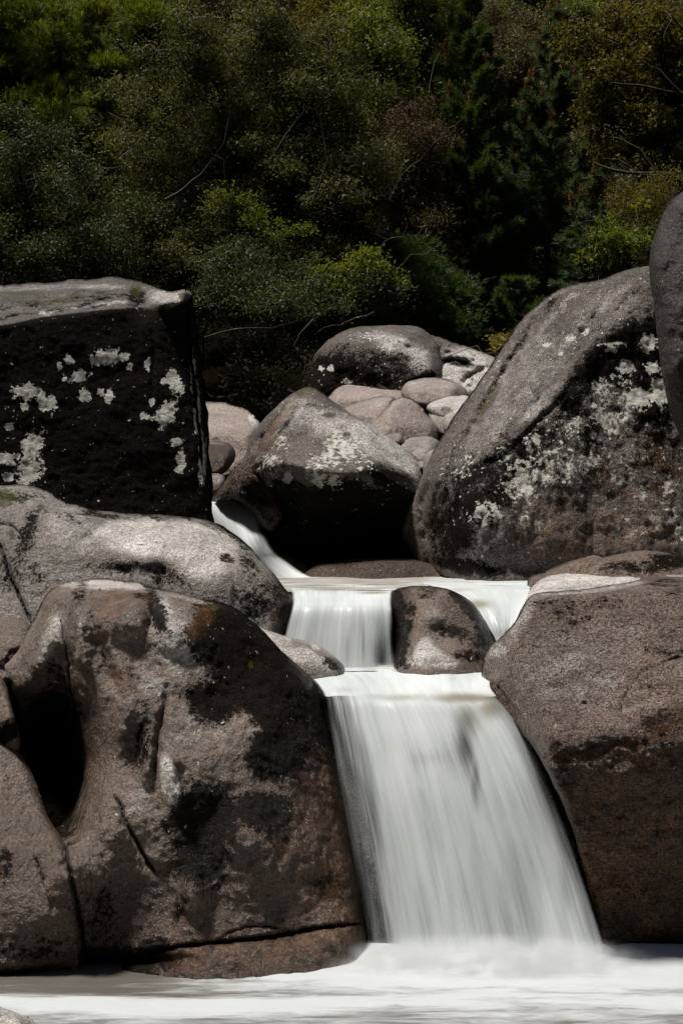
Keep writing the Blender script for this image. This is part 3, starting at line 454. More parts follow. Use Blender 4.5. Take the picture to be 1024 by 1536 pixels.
S6 = lambda label, o, Y, mat=G6, slope=-1.6, tilt=0.0, R=10, paint=None, B=.6, cat='rock', rough=(.03, .015, .008), Rz=.25: make_rock('rock', label, o, mat,
    planes=facets(o, Y, slope, tilt), k=.045, jitter=1.9, h=2.0, R=R, Rz=Rz, B=B, rough=rough, cat=cat, paint=paint or dict(pale=[(np.mean([p[0] for p in o]), min(p[1] for p in o) + 6, 70, 12, 0, .42)], stain=[(np.mean([p[0] for p in o]), max(p[1] for p in o) + 2, 70, 12, 0, .5)]))  # tops painted sunlit-pale, feet painted dark for shade in the gaps
S6('broad low grey slab in front of the round-topped back boulder', [(470, 625), (490, 600), (512, 577), (545, 564), (590, 559), (622, 565), (640, 580), (650, 610), (600, 640), (520, 660)], 16.6, slope=-2.2, Rz=.5)
S6('smooth oval grey slab right of the broad low slab', [(600, 590), (606, 576), (630, 568), (660, 567), (690, 576), (704, 590), (700, 606), (660, 618), (615, 612)], 16.0, slope=-1.6, Rz=.5, R=14)
S6('grey slab with a dark split edge beside the pyramid-shaped rock', [(505, 620), (530, 605), (560, 596), (592, 597), (590, 610), (572, 640), (560, 662), (520, 650)], 15.2, slope=-1.6, tilt=-1.0, Rz=.4)
S6('pinkish pyramid-shaped rock among the pale stones', [(545, 655), (570, 625), (588, 602), (604, 595), (616, 598), (640, 620), (662, 644), (664, 655), (650, 675), (600, 690), (560, 680)], 14.5, slope=-1.0, tilt=.8, R=9, Rz=.5)
S6('white rounded stone with a brown hollow beside the leaning boulder', [(638, 612), (650, 602), (672, 596), (704, 594), (720, 604), (712, 625), (660, 630)], 15.2, slope=-2, mat=G2, paint=dict(pale=[('all', .8)], rust=[(668, 615, 12, 7, 0, 1)]))
S6('small pale stone tucked under the white rounded one', [(644, 622), (660, 618), (678, 626), (690, 640), (672, 660), (652, 646)], 14.9, mat=G2)
S6('tan cobble against the leaning boulder', [(664, 628), (680, 618), (704, 610), (712, 630), (690, 660), (668, 652)], 14.6, mat=G2, paint=dict(pale=[('all', .5)]))
S6('small brown angular stone at the foot of the pyramid-shaped rock', [(572, 656), (584, 651), (600, 649), (606, 658), (602, 668), (580, 668)], 13.9, R=5, mat=G1, Rz=.1)
S6('long smooth grey cobble at the foot of the pyramid-shaped rock', [(594, 672), (606, 662), (625, 656), (645, 656), (662, 666), (655, 685), (620, 692), (600, 686)], 13.7, mat=G2, R=9, paint=dict(pale=[('all', .4)]))
S6('round tan cobble beside the long smooth cobble', [(616, 684), (624, 673), (638, 671), (644, 680), (640, 692), (626, 698)], 13.3, mat=G6, R=8)
S6('tiny cream pebble wedged between the two mid-stream boulders', [(626, 694), (632, 689), (638, 692), (638, 702), (630, 706)], 13.1, mat=G2, R=4, Rz=.08, B=.2)
S6('grey stone leaning on the left foot of the leaning boulder', [(634, 700), (638, 684), (652, 672), (668, 668), (676, 690), (660, 720), (642, 724)], 12.9, mat=G2, R=8)
S6('pink rounded boulder behind the uppermost waterfall', [(270, 606), (300, 603), (330, 603), (356, 609), (378, 620), (391, 634), (394, 652), (385, 690), (355, 720), (280, 720)], 15.2, slope=-1.5, R=22, B=1, cat='boulder', paint=dict(rust=[(335, 640, 40, 40, 0, .35)], pale=[(380, 632, 8, 14, -30, .7)]))
S6('dark round stone below the pink boulder', [(296, 672), (310, 664), (330, 661), (346, 668), (352, 684), (344, 706), (320, 716), (296, 710)], 13.9, mat=G7, R=12, paint=dict(pale=[(325, 664, 24, 4, 0, .5)]))
S6('small grey stone at the lip of the uppermost waterfall', [(300, 722), (312, 711), (326, 708), (337, 712), (340, 726), (330, 742), (305, 742)], 13.4, mat=G4, R=8)
S6('white boulder corner poking out of the foam at the lower left', [(-110, 1470), (-40, 1492), (0, 1508), (30, 1520), (50, 1532), (70, 1570), (40, 1640), (-110, 1640)], 6.0, mat=G2, slope=-.35, R=14, cat='boulder', paint=dict(pale=[('all', 1.0)]))
# ------------------------------------------------------------------ ground
def hz(x, y):
    """valley floor: stepped stream bed, steep banks, hillside behind"""
    x = np.asarray(x, float); y = np.asarray(y, float)
    bed = np.interp(y, [-60, -12, -3, 2, 7.8, 8.6, 9.2, 9.7, 12, 13.2, 16, 18.5, 22, 28, 34, 45, 70, 160], [60, 12, 1.2, -.6, -.5, .9, 1.0, 1.45, 1.5, 2.2, 2.6, 3.0, 3.5, 5.3, 8.6, 18.5, 42, 120])  # low end of y: unseen slope behind camera, added to cut sky fill
    bank = np.clip(np.abs(x - .3) - 5.0, 0, None)
    return bed + .75 * bank ** 1.1 * np.clip(1.2 - np.abs(y - 10) / 40, .35, 1)
def build_ground():
    xs = np.sign(np.linspace(-1, 1, 161)) * np.abs(np.linspace(-1, 1, 161)) ** 1.8 * 110
    ys = np.concatenate([np.linspace(-50, 5, 24), np.linspace(6, 36, 100), np.linspace(37, 170, 60)])
    X, Y = np.meshgrid(xs, ys); Z = hz(X, Y); P = np.stack([X, Y, Z], -1).reshape(-1, 3)
    amp = np.clip((P[:, 1] - 14) / 12, .08, 1); P[:, 2] += amp * (.5 * fbm(P, .22, 3) + .15 * fbm(P, 1.1, 2))
    q = np.arange(len(P)).reshape(X.shape); f = np.stack([q[:-1, :-1], q[:-1, 1:], q[1:, 1:], q[1:, :-1]], -1).reshape(-1, 4)
    m = N('earth'); p = m.n('ShaderNodeTexCoord').outputs['Object']; a = m.noise(p, 1.2, 6, .6); b = m.noise(p, 9, 5, .65)
    c = m.mix(m.step(a, .35, .65), (.005, .004, .0025), (.010, .007, .004)); c = m.mix(m.step(b, .5, .7), c, (.010, .014, .004)); c = m.mix(m.step(m.noise(p, 24, 3), .6, .7), c, (.018, .013, .008))
    bs = m.n('ShaderNodeBsdfPrincipled'); m.put(bs.inputs['Base Color'], c); bs.inputs['Roughness'].default_value = 1; bs.inputs['Specular IOR Level'].default_value = 0
    m.put(bs.inputs['Normal'], m.bump(b, .12)); m.t.links.new(bs.outputs[0], m.out.inputs[0])
    tag(mesh_obj('terrain', P, [f], m.m), kind='structure')
build_ground()

# ------------------------------------------------------------------ water
def fall_material(name, sx=(7, 26, 90), body=.8, veil=.75, col=(.79, .825, .82), clear=(.30, .275, .20)):
    """aerated falling water: white scatter, thin between the strands; u runs across in metres, v along the flow"""
    m = N(name); uv = m.n('ShaderNodeUVMap', uv_map='flow').outputs[0]
    s1 = m.noise(m.scalev(uv, (sx[0], .9, 1)), 1, 3, .55, .15); s2 = m.noise(m.scalev(uv, (sx[1], 1.4, 1)), 1, 3, .55); s3 = m.noise(m.scalev(uv, (sx[2], 2.2, 1)), 1, 2, .5)
    s0 = m.noise(m.scalev(uv, (2.6, .35, 1)), 1, 2, .5, .2); st = m.add(m.mul(s1, .55), m.add(m.mul(s2, .30), m.mul(s3, .15)))
    den = m.attr('dense')
    a = m.math('MULTIPLY', m.step(m.add(m.mul(m.add(st, -.5), 2.1 * veil), m.add(m.mul(den, 1.15), body - .85)), 0, 1), m.step(den, 0, .3))
    dif = m.n('ShaderNodeBsdfDiffuse'); cl = m.step(m.add(m.attr('clear'), m.mul(m.add(s1, -.5), .5)), .1, 1.0); colr = m.mix(cl, m.mix(m.step(m.add(m.mul(st, .55), m.mul(s0, .45)), .36, .64), (col[0] * .74, col[1] * .76, col[2] * .77), (min(1, col[0] * 1.08), min(1, col[1] * 1.08), min(1, col[2] * 1.08))), clear)
    m.put(dif.inputs[0], colr)
    tr = m.n('ShaderNodeBsdfTranslucent'); m.put(tr.inputs[0], colr)
    gl = m.n('ShaderNodeBsdfGlossy'); gl.inputs['Roughness'].default_value = .35; m.put(gl.inputs[0], (.8, .8, .8))
    x = m.n('ShaderNodeMixShader'); x.inputs[0].default_value = .22; m.t.links.new(dif.outputs[0], x.inputs[1]); m.t.links.new(tr.outputs[0], x.inputs[2])
    y = m.n('ShaderNodeMixShader'); y.inputs[0].default_value = .04; m.t.links.new(x.outputs[0], y.inputs[1]); m.t.links.new(gl.outputs[0], y.inputs[2])
    t = m.n('ShaderNodeBsdfTransparent'); z = m.n('ShaderNodeMixShader'); m.put(z.inputs[0], a)
    m.t.links.new(t.outputs[0], z.inputs[1]); m.t.links.new(y.outputs[0], z.inputs[2]); m.t.links.new(z.outputs[0], m.out.inputs[0])
    return m.m
def pool_material(name, deep, foam=(.505, .528, .535), stretch=(1.2, 6, 1)):
    m = N(name); p = m.n('ShaderNodeTexCoord').outputs['Object']
    q = m.scalev(p, stretch); a = m.noise(q, 2.2, 5, .6, .6); b = m.noise(q, 9, 4, .6, .4)
    f = m.step(m.add(m.attr('foam'), m.add(m.mul(m.add(a, -.5), .9), m.mul(m.add(b, -.5), .35))), .25, .85)
    c = m.mix(f, m.mix(a, deep, tuple(min(1, v * 1.5) for v in deep)), foam)
    bs = m.n('ShaderNodeBsdfPrincipled'); m.put(bs.inputs['Base Color'], c); m.put(bs.inputs['Roughness'], m.lin(f, 0, 1, .45, .9)); bs.inputs['Specular IOR Level'].default_value = .5
    m.put(bs.inputs['Normal'], m.bump(m.add(a, m.mul(b, .3)), .03, .5)); m.t.links.new(bs.outputs[0], m.out.inputs[0]); return m.m
def fall_sheet(name, secs, mat, parent, ncol=160, sub=14, push=0.0, wav=.02, dense=None, clear=None):
    """secs: rows (py, Y, x left px, x right px) down the flow"""
    S = catmull(np.asarray([(s[0], s[1] * 100, s[2], s[3]) for s in secs], float), 3, closed=False) if False else None
    A = np.asarray(secs, float); n = len(A); rows = []
    for i in range(n - 1):
        a, b, c, d = A[max(i - 1, 0)], A[i], A[i + 1], A[min(i + 2, n - 1)]
        for k in range(sub):
            t = k / sub; rows.append(((-t**3 + 2*t*t - t) * a + (3*t**3 - 5*t*t + 2) * b + (-3*t**3 + 4*t*t + t) * c + (t**3 - t*t) * d) / 2)
    rows.append(A[-1]); Rw = np.array(rows)
    u = np.linspace(0, 1, ncol); PX = Rw[:, 2:3] + (Rw[:, 3:4] - Rw[:, 2:3]) * u; PY = np.repeat(Rw[:, 0:1], ncol, 1); YY = np.repeat(Rw[:, 1:2], ncol, 1)
    P = at(PX, PY, YY); seg = np.r_[0, np.cumsum(np.linalg.norm(np.diff(P[:, ncol // 2], axis=0), axis=1))]
    v = np.repeat(seg[:, None], ncol, 1); wmid = np.linalg.norm(P[len(P) // 2, -1] - P[len(P) // 2, 0]); um = np.repeat(u[None] * wmid, len(P), 0)
    fall = np.clip(v / seg[-1], 0, 1)
    nz = fbm(np.stack([um * 4, v * .5, um * 0 + push * 9], -1), 1, 3) + .12 * fbm(np.stack([um * 26, v * .5, um * 0 + 3], -1), 1, 2)
    P[..., 1] += -push + wav * nz * (.3 + fall); P[..., 2] += wav * .5 * nz * (1 - fall)
    den = dense(PX, PY, np.repeat(u[None], len(P), 0), fall) if dense else np.ones_like(PX)
    q = np.arange(PX.size).reshape(PX.shape); f = np.stack([q[:-1, :-1], q[1:, :-1], q[1:, 1:], q[:-1, 1:]], -1).reshape(-1, 4)
    return mesh_obj(name, P.reshape(-1, 3), [f], mat, parent, attrs={'dense': den.ravel(), 'clear': (clear(PX, PY) if clear else np.zeros_like(PX)).ravel()}, uv=np.stack([um, v], -1).reshape(-1, 2), origin=np.array(parent.location))
def blob2(PX, PY, lst):
    v = np.zeros_like(PX)
    for x, y, rx, ry, s in lst: v = np.maximum(v, s * np.exp(-((PX - x) / rx) ** 2 - ((PY - y) / ry) ** 2))
    return v
FW = fall_material('falling_water'); FV = fall_material('water_veil', body=.25, veil=1.25)

# lower fall
o = empty('waterfall', at(690, 1450, 7.7), 'widest white veil of water pouring into the foaming pool at the bottom', 'waterfall')
SEC = [(1002, 9.35, 436, 750), (1009, 9.0, 446, 742), (1019, 8.68, 466, 736), (1031, 8.45, 477, 736), (1041, 8.32, 483, 742), (1054, 8.24, 487, 754), (1078, 8.17, 490, 774), (1120, 8.07, 497, 800), (1190, 7.94, 508, 832), (1280, 7.82, 525, 866), (1370, 7.72, 540, 894), (1465, 7.62, 552, 922)]
def d1(PX, PY, u, fall):
    e = (.25 + .75 * sstep(.02, .26, u)) * sstep(-.005, .03, u) * (.4 + .6 * sstep(0, .16, 1 - u)) * sstep(-.005, .03, 1 - u); e = np.where(PY < 1045, np.maximum(e, sstep(0, .03, u) * sstep(0, .01, 1 - u)), e)
    hole = np.clip(blob2(PX, PY, [(698, 1115, 20, 56, .55), (713, 1165, 9, 50, .42), (706, 1088, 26, 26, .25)]) + blob2(PX, PY, [(640, 1136, 34, 16, .26), (775, 1330, 30, 140, .3), (650, 1340, 14, 160, .14), (710, 1300, 10, 120, .16), (845, 1340, 10, 90, .15)]), 0, .85)
    return np.clip(e * (1 - hole) * .95, 0, 1)
c1 = lambda PX, PY: np.clip(blob2(PX, PY, [(700, 1048, 70, 9, .9), (600, 1046, 70, 7, .55), (735, 1062, 22, 22, .8), (700, 1080, 26, 26, .7), (520, 1036, 30, 6, .4)]), 0, 1)
fall_sheet('water_sheet', SEC, FW, o, 300, 16, 0, .03, d1, c1)
def d2(PX, PY, u, fall):
    e = sstep(0, .22, u) * sstep(0, .16, 1 - u) * sstep(1030, 1120, PY)
    return np.clip(e * (1 - blob2(PX, PY, [(700, 1120, 22, 70, 1.0), (632, 1140, 46, 16, .9)])) * .6, 0, 1)
SECV = [(a, b, c - 6 + 0.02 * max(0, a - 1030), d + 5) for a, b, c, d in SEC[5:]]
fall_sheet('water_veil', SECV, FV, o, 260, 16, .05, .03, d2)
# middle fall
o = empty('waterfall', at(510, 1003, 9.1), 'short curtain of water dropping left of the dark wet hump', 'waterfall')
SEC2 = [(876, 10.9, 420, 600), (882, 10.35, 430, 596), (887, 9.95, 436, 592), (893, 9.68, 438, 590), (902, 9.53, 439, 590), (915, 9.43, 437, 591), (950, 9.36, 428, 594), (1006, 9.28, 418, 596)]
d3 = lambda PX, PY, u, f: np.clip(sstep(-.02, .05, u) * sstep(0, .05, 1 - u) * (1 - blob2(PX, PY, [(572, 985, 18, 55, .78), (588, 960, 8, 60, .8), (545, 960, 5, 50, .5), (520, 970, 5, 40, .3)])) * np.where(PY < 893, .62 + .3 * sstep(880, 893, PY), 1), 0, 1)
c2 = lambda PX, PY: np.clip(blob2(PX, PY, [(500, 884, 60, 3, .8), (470, 878, 50, 2.5, .8), (560, 889, 30, 3, .8), (580, 950, 14, 60, .3)]), 0, 1)
fall_sheet('water_sheet', SEC2, FW, o, 200, 14, 0, .014, d3, c2)
# chute right of the hump
o = empty('waterfall', at(740, 950, 9.3), 'narrow white chute squeezing between the wet hump and the coarse boulder', 'waterfall')
SEC3 = [(874.5, 11.1, 630, 800), (882.8, 10.25, 660, 806), (887, 9.95, 676, 804), (900, 9.7, 694, 800), (918, 9.55, 716, 790), (940, 9.45, 732, 778), (965, 9.4, 744, 766), (1000, 9.3, 742, 770)]
fall_sheet('water_sheet', SEC3, FW, o, 120, 12, 0, .03, lambda PX, PY, u, f: 1 + 0 * PX, lambda PX, PY: blob2(PX, PY, [(718, 906, 26, 9, .8), (690, 885, 30, 4, .5)]))
# upper fall
o = empty('waterfall', at(390, 862, 12.4), 'uppermost small waterfall sliding from behind the dark block', 'waterfall')
SEC4 = [(732, 14.3, 296, 352), (737, 13.9, 296, 358), (745, 13.55, 296, 372), (765, 13.25, 300, 388), (795, 13.0, 310, 398), (825, 12.75, 330, 412), (845, 12.5, 352, 436), (862, 12.2, 370, 462), (872, 11.8, 380, 490)]
d4 = lambda PX, PY, u, f: np.clip(sstep(0, .3, 1 - u) ** .7 * (1 - blob2(PX, PY, [(370, 758, 16, 14, .6), (394, 795, 12, 30, .6), (400, 832, 30, 5, .45), (360, 800, 3, 40, .3), (374, 810, 3, 30, .4)])), 0, 1)
fall_sheet('water_sheet', SEC4, fall_material('upper_falling_water', body=1.05, veil=1.0, col=(.88, .9, .9)), o, 140, 12, 0, .03, d4)

def pool(name, x0, x1, y0, y1, z, mat, foam, swell, res=.05):
    xs = np.arange(x0, x1 + res, res); ys = np.arange(y0, y1 + res, res); X, Y = np.meshgrid(xs, ys); P = np.stack([X, Y, np.full_like(X, z)], -1)
    P[..., 2] += swell(X, Y)
    q = np.arange(X.size).reshape(X.shape); f = np.stack([q[:-1, :-1], q[:-1, 1:], q[1:, 1:], q[1:, :-1]], -1).reshape(-1, 4)
    return tag(mesh_obj(name, P.reshape(-1, 3), [f], mat, attrs={'foam': foam(X, Y).ravel()}), kind='structure')
PM = pool_material('pool_water', (.085, .077, .066)); PT = pool_material('stream_water', (.20, .165, .12), stretch=(1.0, 3.5, 1))
def foam1(X, Y):
    d = np.hypot((X - .85) / 1.8, (Y - 7.6) / .42); left = sstep(-1.9, -.6, X)
    lane = np.exp(-((Y - 7.0 - .06 * np.sin(X * 2)) / .13) ** 2) * .75; dark = sstep(7.12, 7.32, Y) * (1 - sstep(-1.35, -.2, X))  # dark: reflection of the left rocks painted in by thinning the foam
    return np.clip(np.maximum(np.clip(1.6 - d * .8, 0, 1) * (.45 + .55 * left), lane) * (1 - .9 * dark) + .50 * (1 - sstep(6.8, 7.1, Y)), 0, 1)
def swell1(X, Y):
    P = np.stack([X * .9, Y * 3.0, X * 0], -1); near = np.exp(-((X - .85) / .9) ** 2 - ((Y - 7.62) / .28) ** 2)
    return .012 * fbm(P, 1.3, 2) + near * (.03 + .045 * fbm(np.stack([X, Y, X * 0 + 4], -1), 3.2, 2))
pool('water', -7, 7, .5, 7.9, 0.0, PM, foam1, swell1, .04)
pool('water', -.9, 1.5, 9.05, 9.6, 1.385, PT, lambda X, Y: .75 + 0 * X, lambda X, Y: .012 * fbm(np.stack([X, Y, X * 0], -1), 4, 2))
pool('water', -1.6, 3.2, 10.0, 12.9, 1.845, PT, lambda X, Y: .50 + .25 * sstep(.4, 1.2, X) + 0 * X, lambda X, Y: .014 * fbm(np.stack([X * .6, Y * 1.4, X * 0], -1), 3, 2))

# ------------------------------------------------------------------ spray at the foot of the fall
def mist(name, px, py, Y, r, dens):
    c = at(px, py, Y); th = np.linspace(0, math.pi, 14)[:, None]; ph = np.linspace(0, 2 * math.pi, 25)[None, :-1]
    P = np.stack([np.sin(th) * np.cos(ph) * r[0], np.sin(th) * np.sin(ph) * r[1], np.cos(th) * r[2] + 0 * ph], -1) + c
    q = np.arange(14 * 24).reshape(14, 24); f = np.stack([q[:-1], q[1:], np.roll(q[1:], -1, 1), np.roll(q[:-1], -1, 1)], -1).reshape(-1, 4)
    m = N(name); p = m.n('ShaderNodeTexCoord').outputs['Object']; l = m.n('ShaderNodeVectorMath', operation='LENGTH'); m.put(l.inputs[0], m.scalev(p, (1 / r[0], 1 / r[1], 1 / r[2])))
    d = m.mul(m.step(l.outputs['Value'], .25, 1.0, 1, 0), m.step(m.noise(p, 6, 3, .6), .30, .66)); v = m.n('ShaderNodeVolumePrincipled'); m.put(v.inputs['Density'], m.mul(d, dens)); m.put(v.inputs['Color'], (.95, .96, .96)); v.inputs['Anisotropy'].default_value = .2
    m.t.links.new(v.outputs[0], m.out.inputs['Volume']); tag(mesh_obj(name, P.reshape(-1, 3), [f], m.m, origin=c), kind='stuff')
mist('mist', 735, 1462, 7.5, (1.05, .30, .23), 30)
# ------------------------------------------------------------------ trees and shrubs
def leaf_material(name, cols, gloss=.35, transl=.25, spec=.5):
    m = N(name); t = m.attr('tint'); r = m.n('ShaderNodeValToRGB'); m.put(r.inputs[0], t)
    el = r.color_ramp.elements; el[0].position = 0; el[0].color = (*cols[0], 1); el[1].position = 1; el[1].color = (*cols[-1], 1)
    for i, c in enumerate(cols[1:-1]): e = el.new((i + 1) / (len(cols) - 1)); e.color = (*c, 1)
    bs = m.n('ShaderNodeBsdfPrincipled'); m.put(bs.inputs['Base Color'], r.outputs[0]); bs.inputs['Roughness'].default_value = gloss; bs.inputs['Specular IOR Level'].default_value = spec
    tr = m.n('ShaderNodeBsdfTranslucent'); m.put(tr.inputs[0], m.mix(1.0, r.outputs[0], (1.3, 1.25, .6), 'MULTIPLY'))
    x = m.n('ShaderNodeMixShader'); x.inputs[0].default_value = transl; m.t.links.new(bs.outputs[0], x.inputs[1]); m.t.links.new(tr.outputs[0], x.inputs[2]); m.t.links.new(x.outputs[0], m.out.inputs[0])
    return m.m
def bark_material(name, a, b):
    m = N(name); p = m.n('ShaderNodeTexCoord').outputs['Object']; f = m.noise(m.scalev(p, (1, 1, .3)), 18, 5, .65)
    bs = m.n('ShaderNodeBsdfPrincipled'); m.put(bs.inputs['Base Color'], m.mix(m.step(f, .35, .65), a, b)); bs.inputs['Roughness'].default_value = .85
    m.put(bs.inputs['Normal'], m.bump(f, .03)); m.t.links.new(bs.outputs[0], m.out.inputs[0]); return m.m
BARK = bark_material('bark_grey', (.018, .014, .011), (.042, .034, .026)); BARKP = bark_material('bark_pine', (.06, .032, .02), (.12, .065, .04)); TWIG = bark_material('bark_twig', (.06, .045, .033), (.16, .125, .095))
LM = dict(
    olive=leaf_material('leaf_olive', [(.026, .030, .009), (.066, .070, .022), (.13, .13, .05), (.21, .20, .11)], .6, .35, .22),
    glossy=leaf_material('leaf_dark_glossy', [(.02, .026, .008), (.042, .055, .016), (.075, .09, .035), (.14, .15, .08)], .55, .3, .25),
    yellow=leaf_material('leaf_yellow_green', [(.04, .058, .006), (.09, .125, .012), (.15, .18, .018), (.20, .19, .03)], .55, .4, .25),
    fresh=leaf_material('leaf_fresh', [(.05, .064, .012), (.10, .128, .02), (.16, .19, .035), (.20, .185, .05)], .5, .4, .25),
    brown=leaf_material('leaf_brown_heath', [(0.033, 0.024, 0.012), (0.063, 0.045, 0.021), (0.112, 0.075, 0.036), (0.075, 0.083, 0.027)], .7, .2, .2),
    pine=leaf_material('needle_dark', [(.03, .058, .014), (.055, .095, .024), (.085, .13, .036), (.11, .145, .04)], .55, .25, .25),
    bluepine=leaf_material('needle_bluish', [(.04, .07, .03), (.075, .115, .052), (.115, .16, .08), (.15, .17, .08)], .55, .25, .25),
    candle=leaf_material('pine_candle', [(0.150, 0.075, 0.024), (0.225, 0.120, 0.038), (0.285, 0.165, 0.060)], .7, .1, .2),
    oak=leaf_material('leaf_oak', [(.05, .043, .009), (.10, .09, .015), (.15, .135, .024), (.12, .065, .02)], .55, .4, .2),
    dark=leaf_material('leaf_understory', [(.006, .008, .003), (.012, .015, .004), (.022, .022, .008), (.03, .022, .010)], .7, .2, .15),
    tan=leaf_material('leaf_tan_heather', [(0.045, 0.045, 0.018), (0.105, 0.093, 0.045), (0.195, 0.165, 0.098), (0.075, 0.083, 0.030)], .7, .25, .2),
    autumn=leaf_material('leaf_autumn_yellow', [(0.135, 0.128, 0.018), (0.255, 0.195, 0.030), (0.300, 0.165, 0.030)], .5, .35, .3))
def unit(v): return v / (np.linalg.norm(v, axis=-1, keepdims=True) + 1e-9)
def leaves_geo(C, size, aspect=.42, up=.6, axis=None, droop=0.0):
    n = len(C); nor = unit(rng.normal(size=(n, 3)) + np.array([0, -.15, up])); ax = rng.normal(size=(n, 3)) if axis is None else axis + .6 * rng.normal(size=(n, 3))
    ax[:, 2] -= droop; ax = unit(ax - nor * (ax * nor).sum(1, keepdims=True)); sd = np.cross(nor, ax)
    L = (size * rng.uniform(.6, 1.3, n))[:, None]; W = L * aspect * .5
    bend = nor * L * rng.uniform(-.05, .12, (n, 1))
    V = np.stack([C, C + ax * L * .5 + sd * W + bend, C + ax * L, C + ax * L * .5 - sd * W + bend], 1).reshape(-1, 3)
    return V, np.arange(4 * n).reshape(n, 4)
def needles_geo(C, D, length, per=14, width=.014, spread=.75):
    n = len(C); D = unit(np.repeat(D, per, 0) + spread * rng.normal(size=(n * per, 3))); B = np.repeat(C, per, 0) + rng.normal(scale=.012, size=(n * per, 3))
    L = (length * rng.uniform(.7, 1.2, n * per))[:, None]; sd = unit(np.cross(D, rng.normal(size=(n * per, 3)))) * width * .5
    V = np.stack([B - sd, B + sd, B + D * L], 1).reshape(-1, 3); return V, np.arange(3 * n * per).reshape(-1, 3)
def tubes_geo(lines, sides=5):
    """lines: list of (points (k,3), radii (k,))"""
    Vs, Fs, o = [], [], 0
    for P, r in lines:
        P = np.asarray(P, float); k = len(P); T = unit(np.gradient(P, axis=0)); ref = np.array([.31, .77, .55]); A = unit(np.cross(T, ref)); Bn = np.cross(T, A)
        th = np.arange(sides) * 2 * math.pi / sides
        ring = P[:, None] + np.asarray(r)[:, None, None] * (A[:, None] * np.cos(th)[None, :, None] + Bn[:, None] * np.sin(th)[None, :, None]); Vs.append(ring.reshape(-1, 3))
        q = np.arange(k * sides).reshape(k, sides) + o; Fs.append(np.stack([q[:-1], np.roll(q[:-1], -1, 1), np.roll(q[1:], -1, 1), q[1:]], -1).reshape(-1, 4)); o += k * sides
    return np.concatenate(Vs), np.concatenate(Fs)
def limb(a, b, r0, r1, k=6, wob=.12, sag=0.0):
    t = np.linspace(0, 1, k)[:, None]; a, b = np.asarray(a, float), np.asarray(b, float); L = np.linalg.norm(b - a)
    P = a + (b - a) * t; P[1:-1] += rng.normal(scale=wob * L / k, size=(k - 2, 3)); P[:, 2] += sag * L * (np.sin(t[:, 0] * math.pi))
    return P, r0 + (r1 - r0) * t[:, 0]
def pxl(p): return at(p[0], p[1], p[2])
def ell_points(n, cx, cy, Y, rx, ry, rd, shell=.5):
    s = Y / F; d = unit(rng.normal(size=(n, 3))); r = rng.uniform(0, 1, n) ** (1 / 3.); r = shell * np.maximum(r, .75) + (1 - shell) * r
    r = r * np.exp(rng.normal(scale=.22, size=n)); return at(cx, cy, Y) + d * r[:, None] * np.array([rx * s, rd, ry * s])
